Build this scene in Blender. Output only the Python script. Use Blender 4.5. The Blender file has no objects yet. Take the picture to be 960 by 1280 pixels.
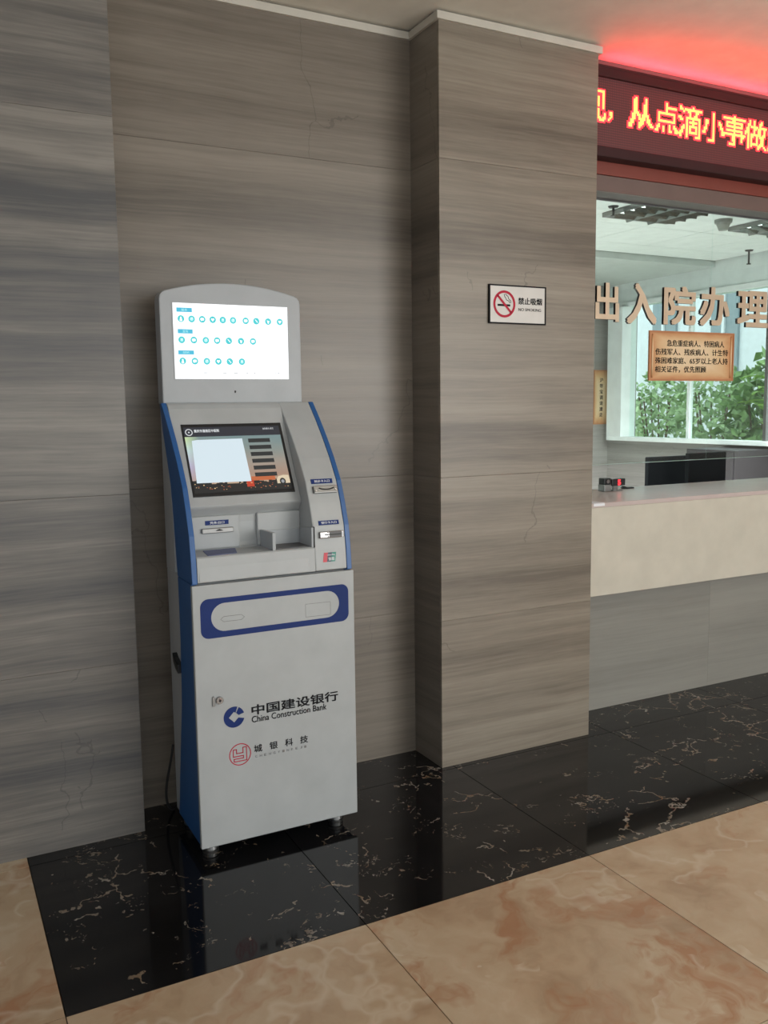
import bpy, bmesh, math, random
from mathutils import Vector, Matrix
from mathutils.bvhtree import BVHTree

random.seed(7)
C = bpy.context.scene.collection
SC = bpy.context.scene

# ------------------------------------------------------------------ camera
cd = bpy.data.cameras.new('camera')
cam = bpy.data.objects.new('camera', cd)
C.objects.link(cam)
SC.camera = cam
F_PX = 1110.91
cd.sensor_fit = 'VERTICAL'
cd.sensor_height = 24.0
cd.lens = F_PX / 1280.0 * 24.0
cd.clip_start = 0.05
cd.clip_end = 200
yaw, pitch, roll = 0.4778, -0.1174, -0.0126
fw = Vector((math.sin(yaw) * math.cos(pitch), math.cos(yaw) * math.cos(pitch), math.sin(pitch)))
rt = Vector((math.cos(yaw), -math.sin(yaw), 0.0))
up = rt.cross(fw)
r2 = math.cos(roll) * rt + math.sin(roll) * up
u2 = -math.sin(roll) * rt + math.cos(roll) * up
cam.matrix_world = Matrix(((r2.x, u2.x, -fw.x, -1.7649), (r2.y, u2.y, -fw.y, -2.93), (r2.z, u2.z, -fw.z, 1.4383), (0, 0, 0, 1)))

# ------------------------------------------------------------------ world, lights, exposure
W = bpy.data.worlds.new('overcast_sky')
SC.world = W
W.use_nodes = True
bg = W.node_tree.nodes['Background']
bg.inputs['Color'].default_value = (0.93, 0.98, 1.0, 1)
bg.inputs['Strength'].default_value = 2.1
SC.view_settings.view_transform = 'Standard'
SC.view_settings.look = 'None'
SC.view_settings.exposure = -0.08
SC.view_settings.gamma = 1.0
SC.view_settings.use_curve_mapping = False
SC.cycles.max_bounces = 10
SC.cycles.transparent_max_bounces = 16
SC.cycles.use_denoising = True


def area(name, loc, target, sx, sy, power, col):
    l = bpy.data.lights.new(name, 'AREA')
    l.shape = 'RECTANGLE'
    l.size, l.size_y, l.energy, l.color = sx, sy, power, col
    o = bpy.data.objects.new(name, l)
    C.objects.link(o)
    o.location = loc
    o.rotation_euler = (Vector(target) - Vector(loc)).to_track_quat('-Z', 'Y').to_euler()
    return o


# area lights added out of view to brighten the lobby from three sides
area('added_right_light', (2.3, -5.3, 1.6), (0.1, 0.0, 1.5), 2.6, 2.4, 95, (1.0, 0.985, 0.95))
area('added_bluish_light', (-3.6, -3.6, 2.0), (-1.6, 0.0, 2.0), 1.2, 1.6, 11, (0.72, 0.84, 1.0))
area('added_overhead_light', (1.2, -2.6, 2.84), (1.2, -2.6, 0), 1.6, 0.6, 16, (1.0, 0.95, 0.86))

# area lights added behind the header, out of view, to brighten the office
for lx, ly, pw in ((1.7, 1.05, 150), (3.4, 0.62, 70)):
    o_ = area('added_office_light', (lx, ly, 2.68), (lx + 0.6, ly + 1.9, 0), 1.1 if lx < 2 else 0.5, 0.4, pw, (0.93, 1.0, 0.98))
    o_.data.spread = math.radians(80)

# ------------------------------------------------------------------ materials


def nodes_of(name):
    m = bpy.data.materials.new(name)
    m.use_nodes = True
    nt = m.node_tree
    return m, nt, nt.nodes['Principled BSDF'], nt.nodes['Material Output']


def N(nt, t, **kw):
    n = nt.nodes.new(t)
    for k, v in kw.items():
        setattr(n, k, v)
    return n


def ramp(nt, src, stops, interp='LINEAR'):
    r = N(nt, 'ShaderNodeValToRGB')
    r.color_ramp.interpolation = interp
    el = r.color_ramp.elements
    while len(el) > 1:
        el.remove(el[-1])
    el[0].position, el[0].color = stops[0][0], (*stops[0][1], 1) if len(stops[0][1]) == 3 else stops[0][1]
    for p, c in stops[1:]:
        e = el.new(p)
        e.color = (*c, 1)
    nt.links.new(src, r.inputs[0])
    return r.outputs[0]


def mixc(nt, fac, a, b, blend='MIX'):
    m = N(nt, 'ShaderNodeMix', data_type='RGBA', blend_type=blend)
    for s, v in ((m.inputs[0], fac), (m.inputs[6], a), (m.inputs[7], b)):
        if hasattr(v, 'links'):
            nt.links.new(v, s)
        elif isinstance(v, (int, float)):
            s.default_value = v
        else:
            s.default_value = (*v, 1)
    return m.outputs[2]


def math_(nt, op, a, b=0.0, clamp=False):
    m = N(nt, 'ShaderNodeMath', operation=op, use_clamp=clamp)
    for s, v in ((m.inputs[0], a), (m.inputs[1], b)):
        if hasattr(v, 'links'):
            nt.links.new(v, s)
        else:
            s.default_value = v
    return m.outputs[0]


def noise(nt, vec, scale, detail=4, rough=0.55, dist=0.0):
    n = N(nt, 'ShaderNodeTexNoise')
    n.inputs['Scale'].default_value = scale
    n.inputs['Detail'].default_value = detail
    n.inputs['Roughness'].default_value = rough
    n.inputs['Distortion'].default_value = dist
    nt.links.new(vec, n.inputs['Vector'])
    return n


def vscale(nt, vec, s):
    m = N(nt, 'ShaderNodeVectorMath', operation='MULTIPLY')
    nt.links.new(vec, m.inputs[0])
    m.inputs[1].default_value = s
    return m.outputs[0]


def vadd(nt, a, b):
    m = N(nt, 'ShaderNodeVectorMath', operation='ADD')
    for s, v in ((m.inputs[0], a), (m.inputs[1], b)):
        if hasattr(v, 'links'):
            nt.links.new(v, s)
        else:
            s.default_value = v
    return m.outputs[0]


def rand_coords(nt, amount=37.0):
    tc = N(nt, 'ShaderNodeTexCoord')
    oi = N(nt, 'ShaderNodeObjectInfo')
    r = math_(nt, 'MULTIPLY', oi.outputs['Random'], amount)
    cx = N(nt, 'ShaderNodeCombineXYZ')
    nt.links.new(r, cx.inputs[0])
    nt.links.new(math_(nt, 'MULTIPLY', r, 1.7), cx.inputs[1])
    nt.links.new(math_(nt, 'MULTIPLY', r, 0.61), cx.inputs[2])
    return vadd(nt, tc.outputs['Object'], cx.outputs[0]), oi.outputs['Random']


def plain(name, col, rough=0.5, metal=0.0, spec=0.5, fine=0.0, emit=None, es=1.0, coat=0.0):
    """a painted / plastic / metal surface with a faint procedural unevenness"""
    m, nt, b, _ = nodes_of(name)
    tc = N(nt, 'ShaderNodeTexCoord')
    n = noise(nt, tc.outputs['Object'], 9.0, 3)
    k = 0.05 + fine
    c = ramp(nt, n.outputs[0], [(0.3, tuple(x * (1 - k) for x in col)), (0.7, tuple(min(1, x * (1 + k)) for x in col))])
    nt.links.new(c, b.inputs['Base Color'])
    b.inputs['Roughness'].default_value = rough
    b.inputs['Metallic'].default_value = metal
    b.inputs['Specular IOR Level'].default_value = spec
    b.inputs['Coat Weight'].default_value = coat
    if emit:
        b.inputs['Emission Color'].default_value = (*emit, 1)
        b.inputs['Emission Strength'].default_value = es
    return m


def glow(name, col, es):
    m, nt, b, out = nodes_of(name)
    b.inputs['Base Color'].default_value = (0.01, 0.01, 0.01, 1)
    b.inputs['Roughness'].default_value = 0.4
    b.inputs['Emission Color'].default_value = (*col, 1)
    b.inputs['Emission Strength'].default_value = es
    return m


def stone(name, dark, mid, light, seed=(0, 0, 0), contrast=1.0, rough=0.34, tint=None, bands=()):
    """wood-grain limestone: long level streaks"""
    m, nt, b, _ = nodes_of(name)
    v, rnd = rand_coords(nt, 23.0)
    v = vadd(nt, v, seed)
    wob = noise(nt, vscale(nt, v, (0.9, 0.9, 1.5)), 1.0, 2)
    sc = N(nt, 'ShaderNodeCombineXYZ')
    nt.links.new(math_(nt, 'MULTIPLY', math_(nt, 'SUBTRACT', wob.outputs[0], 0.5), 0.05), sc.inputs[2])
    v2 = vadd(nt, v, sc.outputs[0])
    big = noise(nt, vscale(nt, v2, (0.16, 0.16, 4.6)), 1.0, 4, 0.6)
    med = noise(nt, vscale(nt, v2, (0.55, 0.55, 30.0)), 1.0, 5, 0.65)
    fin = noise(nt, vscale(nt, v2, (5.0, 5.0, 120.0)), 1.0, 3, 0.65)
    clo = noise(nt, v2, 3.2, 4, 0.6)
    s = math_(nt, 'MULTIPLY', big.outputs[0], 0.50)
    s = math_(nt, 'ADD', s, math_(nt, 'MULTIPLY', med.outputs[0], 0.33))
    s = math_(nt, 'ADD', s, math_(nt, 'MULTIPLY', fin.outputs[0], 0.20))
    s = math_(nt, 'ADD', s, math_(nt, 'MULTIPLY', clo.outputs[0], 0.08))
    if bands:      # the broad light and dark beds of this particular block
        tc = N(nt, 'ShaderNodeTexCoord')
        sz = N(nt, 'ShaderNodeSeparateXYZ')
        nt.links.new(tc.outputs['Object'], sz.inputs[0])
        wz = noise(nt, vscale(nt, v, (1.4, 1.4, 2.0)), 1.0, 3)
        zz = math_(nt, 'ADD', sz.outputs[2], math_(nt, 'MULTIPLY', math_(nt, 'SUBTRACT', wz.outputs[0], 0.5), 0.13))
        for z0, w, a in bands:
            d = math_(nt, 'DIVIDE', math_(nt, 'SUBTRACT', zz, z0), w)
            g = math_(nt, 'POWER', 2.718, math_(nt, 'MULTIPLY', math_(nt, 'MULTIPLY', d, d), -1.0))
            s = math_(nt, 'ADD', s, math_(nt, 'MULTIPLY', g, a))
    h = 0.145 / contrast
    c = ramp(nt, s, [(0.56 - h, dark), (0.55, mid), (0.55 + h, light)])
    # hairline cracks
    vo = N(nt, 'ShaderNodeTexVoronoi', feature='DISTANCE_TO_EDGE')
    vo.inputs['Scale'].default_value = 1.0
    dn = noise(nt, v, 5.0, 4)
    dv = N(nt, 'ShaderNodeVectorMath', operation='SCALE')
    nt.links.new(dn.outputs['Color'], dv.inputs[0])
    dv.inputs['Scale'].default_value = 0.35
    nt.links.new(vadd(nt, vscale(nt, v, (1.9, 1.9, 0.7)), dv.outputs[0]), vo.inputs['Vector'])
    crack = math_(nt, 'LESS_THAN', vo.outputs['Distance'], 0.0035)
    cm = noise(nt, v, 1.6, 2)
    crack = math_(nt, 'MULTIPLY', crack, math_(nt, 'GREATER_THAN', cm.outputs[0], 0.57))
    c = mixc(nt, math_(nt, 'MULTIPLY', crack, 0.35), c, tuple(x * 0.55 for x in dark))
    if tint:
        c = mixc(nt, 1.0, c, tint, 'MULTIPLY')
    nt.links.new(c, b.inputs['Base Color'])
    rr = math_(nt, 'ADD', math_(nt, 'MULTIPLY', fin.outputs[0], 0.15), rough - 0.07)
    nt.links.new(rr, b.inputs['Roughness'])
    bp = N(nt, 'ShaderNodeBump')
    bp.inputs['Strength'].default_value = 0.04
    bp.inputs['Distance'].default_value = 0.004
    nt.links.new(fin.outputs[0], bp.inputs['Height'])
    nt.links.new(bp.outputs[0], b.inputs['Normal'])
    return m


M = {}
M['stone_back'] = stone('grey_brown_limestone_back', (0.108, 0.092, 0.074), (0.178, 0.152, 0.123), (0.243, 0.212, 0.174), (3, 0, 1), bands=((2.30, 0.05, 0.05), (2.13, 0.05, -0.07), (1.95, 0.03, -0.05), (1.5, 0.1, 0.04), (1.1, 0.04, -0.05), (0.45, 0.06, -0.04)))
M['stone_pillar'] = stone('grey_brown_limestone_pillar', (0.126, 0.104, 0.080), (0.213, 0.181, 0.142), (0.297, 0.260, 0.207), (7, 2, 4), bands=((2.30, 0.03, 0.05), (2.09, 0.075, -0.11), (1.92, 0.06, 0.07), (1.40, 0.035, 0.05), (1.33, 0.03, -0.07), (0.70, 0.07, -0.075), (0.50, 0.08, 0.05), (0.19, 0.03, -0.09)))
M['stone_left'] = stone('limestone_bluish_daylight', (0.080, 0.080, 0.083), (0.152, 0.142, 0.130), (0.262, 0.243, 0.215), (11, 5, 2), 1.0, bands=((2.55, 0.12, 0.04), (2.235, 0.022, 0.13), (2.10, 0.065, -0.13), (1.98, 0.04, 0.06), (1.75, 0.05, -0.05), (1.39, 0.025, 0.08), (1.31, 0.02, 0.06), (1.05, 0.09, -0.04), (0.86, 0.03, -0.08), (0.66, 0.1, 0.04), (0.5, 0.04, -0.07)))  # bluish, darker daylight cast mixed into the stone; the beds are its own
M['stone_low'] = stone('pale_grey_limestone', (0.19, 0.185, 0.165), (0.27, 0.262, 0.235), (0.33, 0.322, 0.288), (5, 9, 3), 0.6)
M['stone_office'] = stone('office_grey_stone', (0.20, 0.19, 0.18), (0.28, 0.265, 0.25), (0.36, 0.34, 0.325), (15, 3, 8), 0.9, 0.3)
M['joint'] = plain('mortar', (0.24, 0.21, 0.18), 0.9)
M['grout'] = plain('dark_grout', (0.055, 0.036, 0.022), 0.85)


def black_marble():
    m, nt, b, _ = nodes_of('black_marble_gold_veins')
    v, rnd = rand_coords(nt, 31.0)
    d = noise(nt, v, 3.5, 5, 0.6)
    dv = N(nt, 'ShaderNodeVectorMath', operation='SCALE')
    nt.links.new(d.outputs['Color'], dv.inputs[0])
    dv.inputs['Scale'].default_value = 0.42
    vo = N(nt, 'ShaderNodeTexVoronoi', feature='DISTANCE_TO_EDGE')
    vo.inputs['Scale'].default_value = 4.6
    nt.links.new(vadd(nt, v, dv.outputs[0]), vo.inputs['Vector'])
    vein = math_(nt, 'LESS_THAN', vo.outputs['Distance'], 0.017)
    k = noise(nt, v, 11.0, 5, 0.65)
    k2 = noise(nt, v, 2.3, 3, 0.5)
    mask = math_(nt, 'GREATER_THAN', math_(nt, 'ADD', k.outputs[0], math_(nt, 'MULTIPLY', k2.outputs[0], 1.1)), 1.13)
    fac = math_(nt, 'MULTIPLY', vein, mask)
    sp = noise(nt, vadd(nt, v, dv.outputs[0]), 26.0, 4, 0.6, 1.2)
    sp2 = noise(nt, v, 6.5, 3, 0.5)
    spf = math_(nt, 'MULTIPLY', math_(nt, 'GREATER_THAN', sp.outputs[0], 0.62), math_(nt, 'GREATER_THAN', sp2.outputs[0], 0.55))
    fac = math_(nt, 'MAXIMUM', fac, math_(nt, 'MULTIPLY', spf, 0.8))
    vc = ramp(nt, noise(nt, v, 17.0, 2).outputs[0], [(0.35, (0.25, 0.17, 0.10)), (0.6, (0.36, 0.32, 0.27)), (0.75, (0.55, 0.52, 0.47))])
    base = ramp(nt, k2.outputs[0], [(0.3, (0.0035, 0.0036, 0.0042)), (0.7, (0.010, 0.010, 0.0115))])
    c = mixc(nt, math_(nt, 'MULTIPLY', fac, 0.62), base, vc)
    nt.links.new(c, b.inputs['Base Color'])
    b.inputs['Roughness'].default_value = 0.07
    b.inputs['Specular IOR Level'].default_value = 0.4
    return m


def tan_marble():
    m, nt, b, _ = nodes_of('tan_onyx_tile')
    v, rnd = rand_coords(nt, 29.0)
    w = noise(nt, v, 1.7, 4, 0.6)
    dv = N(nt, 'ShaderNodeVectorMath', operation='SCALE')
    nt.links.new(w.outputs['Color'], dv.inputs[0])
    dv.inputs['Scale'].default_value = 0.9
    v2 = vadd(nt, v, dv.outputs[0])
    a = noise(nt, v2, 2.6, 6, 0.6)
    c = ramp(nt, a.outputs[0], [(0.30, (0.37, 0.255, 0.16)), (0.45, (0.475, 0.355, 0.235)), (0.58, (0.52, 0.41, 0.285)), (0.72, (0.60, 0.51, 0.39))])
    r = noise(nt, vadd(nt, v2, (5, 3, 1)), 1.9, 5, 0.62, 0.8)
    f = N(nt, 'ShaderNodeMapRange')
    nt.links.new(r.outputs[0], f.inputs[0])
    f.inputs[1].default_value, f.inputs[2].default_value = 0.55, 0.65
    f.inputs[4].default_value = 0.75
    c = mixc(nt, f.outputs[0], c, (0.37, 0.18, 0.09))
    vo = N(nt, 'ShaderNodeTexVoronoi', feature='DISTANCE_TO_EDGE')
    vo.inputs['Scale'].default_value = 2.6
    nt.links.new(v2, vo.inputs['Vector'])
    ve = N(nt, 'ShaderNodeMapRange')
    nt.links.new(vo.outputs['Distance'], ve.inputs[0])
    ve.inputs[1].default_value, ve.inputs[2].default_value, ve.inputs[3].default_value, ve.inputs[4].default_value = 0.0, 0.05, 0.4, 0.0
    msk = math_(nt, 'MULTIPLY', ve.outputs[0], math_(nt, 'GREATER_THAN', w.outputs[0], 0.5))
    c = mixc(nt, msk, c, (0.66, 0.58, 0.46))
    nt.links.new(c, b.inputs['Base Color'])
    b.inputs['Roughness'].default_value = 0.2
    b.inputs['Specular IOR Level'].default_value = 0.35
    return m


M['black_marble'] = black_marble()
M['tan_marble'] = tan_marble()
M['paint_ceiling'] = plain('cream_ceiling_paint', (0.80, 0.77, 0.69), 0.9)
M['trim'] = plain('cream_cornice', (0.58, 0.55, 0.48), 0.6)
M['wall_paint'] = plain('lobby_wall_paint', (0.33, 0.30, 0.27), 0.7)
M['kiosk_white'] = plain('white_powder_coat', (0.41, 0.43, 0.435), 0.42)
M['kiosk_grey'] = plain('light_grey_powder_coat', (0.385, 0.41, 0.43), 0.45)
M['kiosk_blue'] = plain('blue_powder_coat', (0.022, 0.105, 0.31), 0.38)
M['decal_blue'] = plain('blue_print', (0.013, 0.032, 0.150), 0.5, spec=0.2)
M['label_blue'] = plain('label_blue', (0.013, 0.035, 0.16), 0.5, spec=0.2)
M['pad_blue'] = plain('slate_blue_pad', (0.11, 0.13, 0.25), 0.55)
M['ink'] = plain('black_print', (0.010, 0.010, 0.012), 0.6, spec=0.15)
M['ink_grey'] = plain('grey_print', (0.20, 0.20, 0.20), 0.5)
M['print_white'] = plain('white_print', (0.78, 0.80, 0.84), 0.5)
M['ink_red'] = plain('red_print', (0.45, 0.012, 0.04), 0.5, spec=0.2)
M['print_red'] = plain('card_red', (0.60, 0.035, 0.06), 0.4)
M['print_green'] = plain('card_green', (0.02, 0.22, 0.16), 0.4)
M['print_navy'] = plain('card_navy', (0.03, 0.05, 0.09), 0.4)
M['chrome'] = plain('chrome', (0.34, 0.325, 0.32), 0.22, 1.0)
M['satin_metal'] = plain('satin_metal', (0.27, 0.27, 0.265), 0.38, 1.0)
M['dark_slot'] = plain('dark_slot', (0.010, 0.010, 0.010), 0.5)
M['dark_grey'] = plain('dark_grey_plastic', (0.11, 0.11, 0.115), 0.5)
M['black_plastic'] = plain('black_plastic', (0.013, 0.014, 0.016), 0.35)
M['black_matte'] = plain('black_matte', (0.004, 0.005, 0.007), 0.6, spec=0.2)
M['rubber'] = plain('black_rubber', (0.015, 0.015, 0.015), 0.7)
M['sign_white'] = plain('acrylic_white', (0.62, 0.60, 0.57), 0.3)
M['counter_cream'] = plain('cream_quartz', (0.58, 0.55, 0.47), 0.22)
M['counter_top'] = plain('quartz_pink_reflection', (0.54, 0.455, 0.435), 0.28, spec=0.25)  # pinkish reflection of the wall mixed into the quartz colour
M['fascia_red_glow'] = plain('fascia_led_glow', (0.21, 0.045, 0.032), 0.4)  # red spill from the LED board is put into this colour
M['fascia_grey'] = plain('taupe_fascia', (0.15, 0.10, 0.088), 0.5)
M['soffit'] = plain('taupe_soffit', (0.12, 0.10, 0.097), 0.6)
M['led_frame'] = plain('dark_maroon_frame', (0.040, 0.016, 0.018), 0.5, spec=0.2)
M['led_dot'] = glow('led_yellow', (1.0, 0.125, 0.015), 18.0)
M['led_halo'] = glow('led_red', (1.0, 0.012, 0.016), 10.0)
M['red_tube'] = glow('red_neon_tube', (1.0, 0.03, 0.04), 6.0)
M['gold'] = plain('brushed_gold', (0.64, 0.51, 0.37), 0.42, 0.3)
M['letter_side'] = plain('letter_return_black', (0.014, 0.012, 0.011), 0.5)
M['office_ceiling'] = plain('white_ceiling_tile', (0.74, 0.78, 0.76), 0.9)
M['office_bulkhead'] = plain('grey_green_bulkhead', (0.47, 0.51, 0.49), 0.9)
M['office_white'] = plain('white_frame', (0.80, 0.84, 0.83), 0.5)
M['office_wall'] = plain('pale_office_wall', (0.68, 0.73, 0.72), 0.8)
M['office_floor'] = plain('office_floor', (0.60, 0.58, 0.55), 0.5)
M['louvre'] = plain('mirror_louvre', (0.40, 0.42, 0.41), 0.2, 1.0)
M['grey_cabinet'] = plain('steel_grey_cabinet', (0.045, 0.040, 0.043), 0.5)
M['detector'] = plain('detector_plastic', (0.27, 0.28, 0.26), 0.5)
M['parch_edge'] = plain('parchment_rim', (0.46, 0.20, 0.09), 0.6)
M['facade'] = plain('white_render', (0.74, 0.80, 0.84), 0.8)
M['facade_grey'] = plain('grey_window_glass', (0.24, 0.31, 0.34), 0.2)
M['ground_out'] = plain('garden_ground', (0.20, 0.22, 0.15), 0.9, fine=0.2)
M['bark'] = plain('bark', (0.16, 0.12, 0.08), 0.9, fine=0.2)
M['red_digit'] = glow('red_digit', (1.0, 0.02, 0.03), 4.0)
M['cyan'] = glow('screen_cyan', (0.02, 0.62, 0.66), 1.0)
M['cyan_light'] = glow('screen_pale_cyan', (0.50, 0.98, 1.0), 1.0)
M['tag_blue'] = glow('screen_tag_blue', (0.03, 0.50, 0.72), 1.0)
M['screen_white'] = glow('screen_white', (0.97, 0.99, 1.0), 1.3)
M['screen_grey'] = glow('screen_grey_text', (0.35, 0.37, 0.40), 1.0)
M['ui_white'] = glow('ui_white', (0.75, 0.78, 0.80), 0.9)
M['ui_grey'] = glow('ui_header_slate', (0.026, 0.029, 0.040), 1.0)
M['ui_button'] = glow('ui_button_dark', (0.022, 0.026, 0.028), 1.0)
M['ui_black'] = glow('ui_city_black', (0.014, 0.015, 0.016), 1.0)
M['ui_orange'] = glow('ui_city_orange', (0.55, 0.14, 0.05), 1.0)
M['ui_red'] = glow('ui_city_red', (0.55, 0.05, 0.02), 1.0)
M['ui_gold'] = glow('ui_lights_gold', (0.80, 0.55, 0.28), 1.0)
M['ui_cream'] = glow('ui_glow_cream', (0.74, 0.62, 0.44), 1.0)


def parchment():
    m, nt, b, _ = nodes_of('parchment_print')
    tc = N(nt, 'ShaderNodeTexCoord')
    g = tc.outputs['Generated']
    sx = N(nt, 'ShaderNodeSeparateXYZ')
    nt.links.new(g, sx.inputs[0])

    def edge(o):
        return math_(nt, 'ABSOLUTE', math_(nt, 'SUBTRACT', o, 0.5))
    e = math_(nt, 'MAXIMUM', edge(sx.outputs[0]), edge(sx.outputs[2]))
    n = noise(nt, g, 6.0, 3)
    e = math_(nt, 'ADD', e, math_(nt, 'MULTIPLY', math_(nt, 'SUBTRACT', n.outputs[0], 0.5), 0.10))
    c = ramp(nt, e, [(0.2, (0.74, 0.58, 0.37)), (0.36, (0.67, 0.46, 0.25)), (0.46, (0.56, 0.29, 0.13)), (0.52, (0.42, 0.17, 0.07))])
    nt.links.new(c, b.inputs['Base Color'])
    b.inputs['Roughness'].default_value = 0.5
    return m


def touch_picture():
    """the city-at-dusk picture shown by the lower screen"""
    m, nt, b, _ = nodes_of('dusk_city_picture')
    tc = N(nt, 'ShaderNodeTexCoord')
    sx = N(nt, 'ShaderNodeSeparateXYZ')
    nt.links.new(tc.outputs['UV'], sx.inputs[0])
    c = ramp(nt, sx.outputs[1], [(0.0, (0.10, 0.07, 0.05)), (0.12, (0.55, 0.40, 0.27)), (0.28, (0.42, 0.27, 0.20)), (0.5, (0.36, 0.31, 0.26)), (0.75, (0.22, 0.29, 0.28)), (1.0, (0.16, 0.28, 0.30))])
    n = noise(nt, vscale(nt, tc.outputs['UV'], (3.0, 6.0, 1)), 1.0, 4)
    c = mixc(nt, math_(nt, 'MULTIPLY', n.outputs[0], 0.25), c, (0.55, 0.45, 0.36))
    # cool lilac / green left edge
    lf = N(nt, 'ShaderNodeMapRange')
    nt.links.new(sx.outputs[0], lf.inputs[0])
    lf.inputs[1].default_value, lf.inputs[2].default_value, lf.inputs[3].default_value, lf.inputs[4].default_value = 0.0, 0.14, 1.0, 0.0
    lc = ramp(nt, sx.outputs[1], [(0.15, (0.50, 0.36, 0.28)), (0.45, (0.52, 0.48, 0.66)), (0.75, (0.62, 0.80, 0.78)), (0.97, (0.62, 0.78, 0.42))])
    c = mixc(nt, lf.outputs[0], c, lc)
    b.inputs['Base Color'].default_value = (0.01, 0.01, 0.01, 1)
    b.inputs['Roughness'].default_value = 0.12
    nt.links.new(c, b.inputs['Emission Color'])
    b.inputs['Emission Strength'].default_value = 0.95
    return m


def led_panel_mat():
    """unlit dot matrix: fine horizontal rows of dark red dots, faintly glowing"""
    m, nt, b, _ = nodes_of('led_matrix')
    tc = N(nt, 'ShaderNodeTexCoord')
    sx = N(nt, 'ShaderNodeSeparateXYZ')
    nt.links.new(tc.outputs['Object'], sx.inputs[0])

    def dots(o):
        s = math_(nt, 'SINE', math_(nt, 'MULTIPLY', o, 2 * math.pi / 0.0098))
        return math_(nt, 'ADD', math_(nt, 'MULTIPLY', s, 0.5), 0.5)
    d = math_(nt, 'MULTIPLY', dots(sx.outputs[0]), dots(sx.outputs[2]))
    c = mixc(nt, d, (0.045, 0.017, 0.018), (0.095, 0.032, 0.032))
    nt.links.new(c, b.inputs['Base Color'])
    nt.links.new(mixc(nt, d, (0.050, 0.008, 0.009), (0.19, 0.027, 0.030)), b.inputs['Emission Color'])
    b.inputs['Emission Strength'].default_value = 0.55
    b.inputs['Roughness'].default_value = 0.5
    return m


def glass(name, tint, amount=1.0):
    m, nt, b, out = nodes_of(name)
    nt.nodes.remove(b)
    tr = N(nt, 'ShaderNodeBsdfTransparent')
    tr.inputs[0].default_value = (*tint, 1)
    gl = N(nt, 'ShaderNodeBsdfGlossy')
    gl.inputs['Color'].default_value = (0.95, 1.0, 0.99, 1)
    gl.inputs['Roughness'].default_value = 0.0
    ge = N(nt, 'ShaderNodeNewGeometry')
    dt = N(nt, 'ShaderNodeVectorMath', operation='DOT_PRODUCT')
    nt.links.new(ge.outputs['Incoming'], dt.inputs[0])
    nt.links.new(ge.outputs['Normal'], dt.inputs[1])
    k = math_(nt, 'SUBTRACT', 1.0, math_(nt, 'ABSOLUTE', dt.outputs['Value']), True)
    sch = math_(nt, 'ADD', math_(nt, 'MULTIPLY', math_(nt, 'POWER', k, 5.0), 0.96), 0.04)
    mx = N(nt, 'ShaderNodeMixShader')
    nt.links.new(math_(nt, 'MULTIPLY', sch, amount), mx.inputs[0])
    nt.links.new(tr.outputs[0], mx.inputs[1])
    nt.links.new(gl.outputs[0], mx.inputs[2])
    nt.links.new(mx.outputs[0], out.inputs[0])
    return m


def leaf_mat(name, a, bcol):
    m, nt, b, _ = nodes_of(name)
    tc = N(nt, 'ShaderNodeTexCoord')
    n = noise(nt, tc.outputs['Object'], 7.0, 3)
    c = ramp(nt, n.outputs[0], [(0.35, a), (0.62, bcol)])
    nt.links.new(c, b.inputs['Base Color'])
    b.inputs['Roughness'].default_value = 0.45
    return m


M['parchment'] = parchment()
M['touch_picture'] = touch_picture()
M['led_panel'] = led_panel_mat()
M['glass'] = glass('counter_glass', (0.955, 0.985, 0.975))
M['glass_edge'] = plain('polished_glass_edge', (0.26, 0.34, 0.32), 0.3)
M['window_glass'] = glass('window_glass', (0.93, 0.985, 0.965))
M['leaf'] = leaf_mat('shrub_leaves', (0.07, 0.17, 0.05), (0.26, 0.45, 0.14))
M['leaf_pale'] = leaf_mat('pale_leaves', (0.16, 0.28, 0.12), (0.42, 0.60, 0.30))
M['leaf_bright'] = leaf_mat('bright_leaves', (0.16, 0.36, 0.04), (0.36, 0.60, 0.10))

# ------------------------------------------------------------------ mesh helpers
ORG = {}


def bm_new():
    return bmesh.new()


def box(bm, x0, x1, y0, y1, z0, z1, mi=0):
    v = [bm.verts.new(p) for p in ((x0, y0, z0), (x1, y0, z0), (x1, y1, z0), (x0, y1, z0), (x0, y0, z1), (x1, y0, z1), (x1, y1, z1), (x0, y1, z1))]
    fs = []
    for f in ((3, 2, 1, 0), (4, 5, 6, 7), (0, 1, 5, 4), (1, 2, 6, 5), (2, 3, 7, 6), (3, 0, 4, 7)):
        fc = bm.faces.new([v[i] for i in f])
        fc.material_index = mi
        fs.append(fc)
    return fs


def prism(bm, poly, a0, a1, axis='x', mi=0):
    """extrude a closed 2D outline along an axis: x -> (y,z), y -> (x,z), z -> (x,y)"""
    def P(p, a):
        return {'x': (a, p[0], p[1]), 'y': (p[0], a, p[1]), 'z': (p[0], p[1], a)}[axis]
    A = [bm.verts.new(P(p, a0)) for p in poly]
    B = [bm.verts.new(P(p, a1)) for p in poly]
    n = len(poly)
    fs = [bm.faces.new(A), bm.faces.new(B[::-1])]
    for i in range(n):
        fs.append(bm.faces.new((A[i], B[i], B[(i + 1) % n], A[(i + 1) % n])))
    for f in fs:
        f.material_index = mi
    return fs


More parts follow.
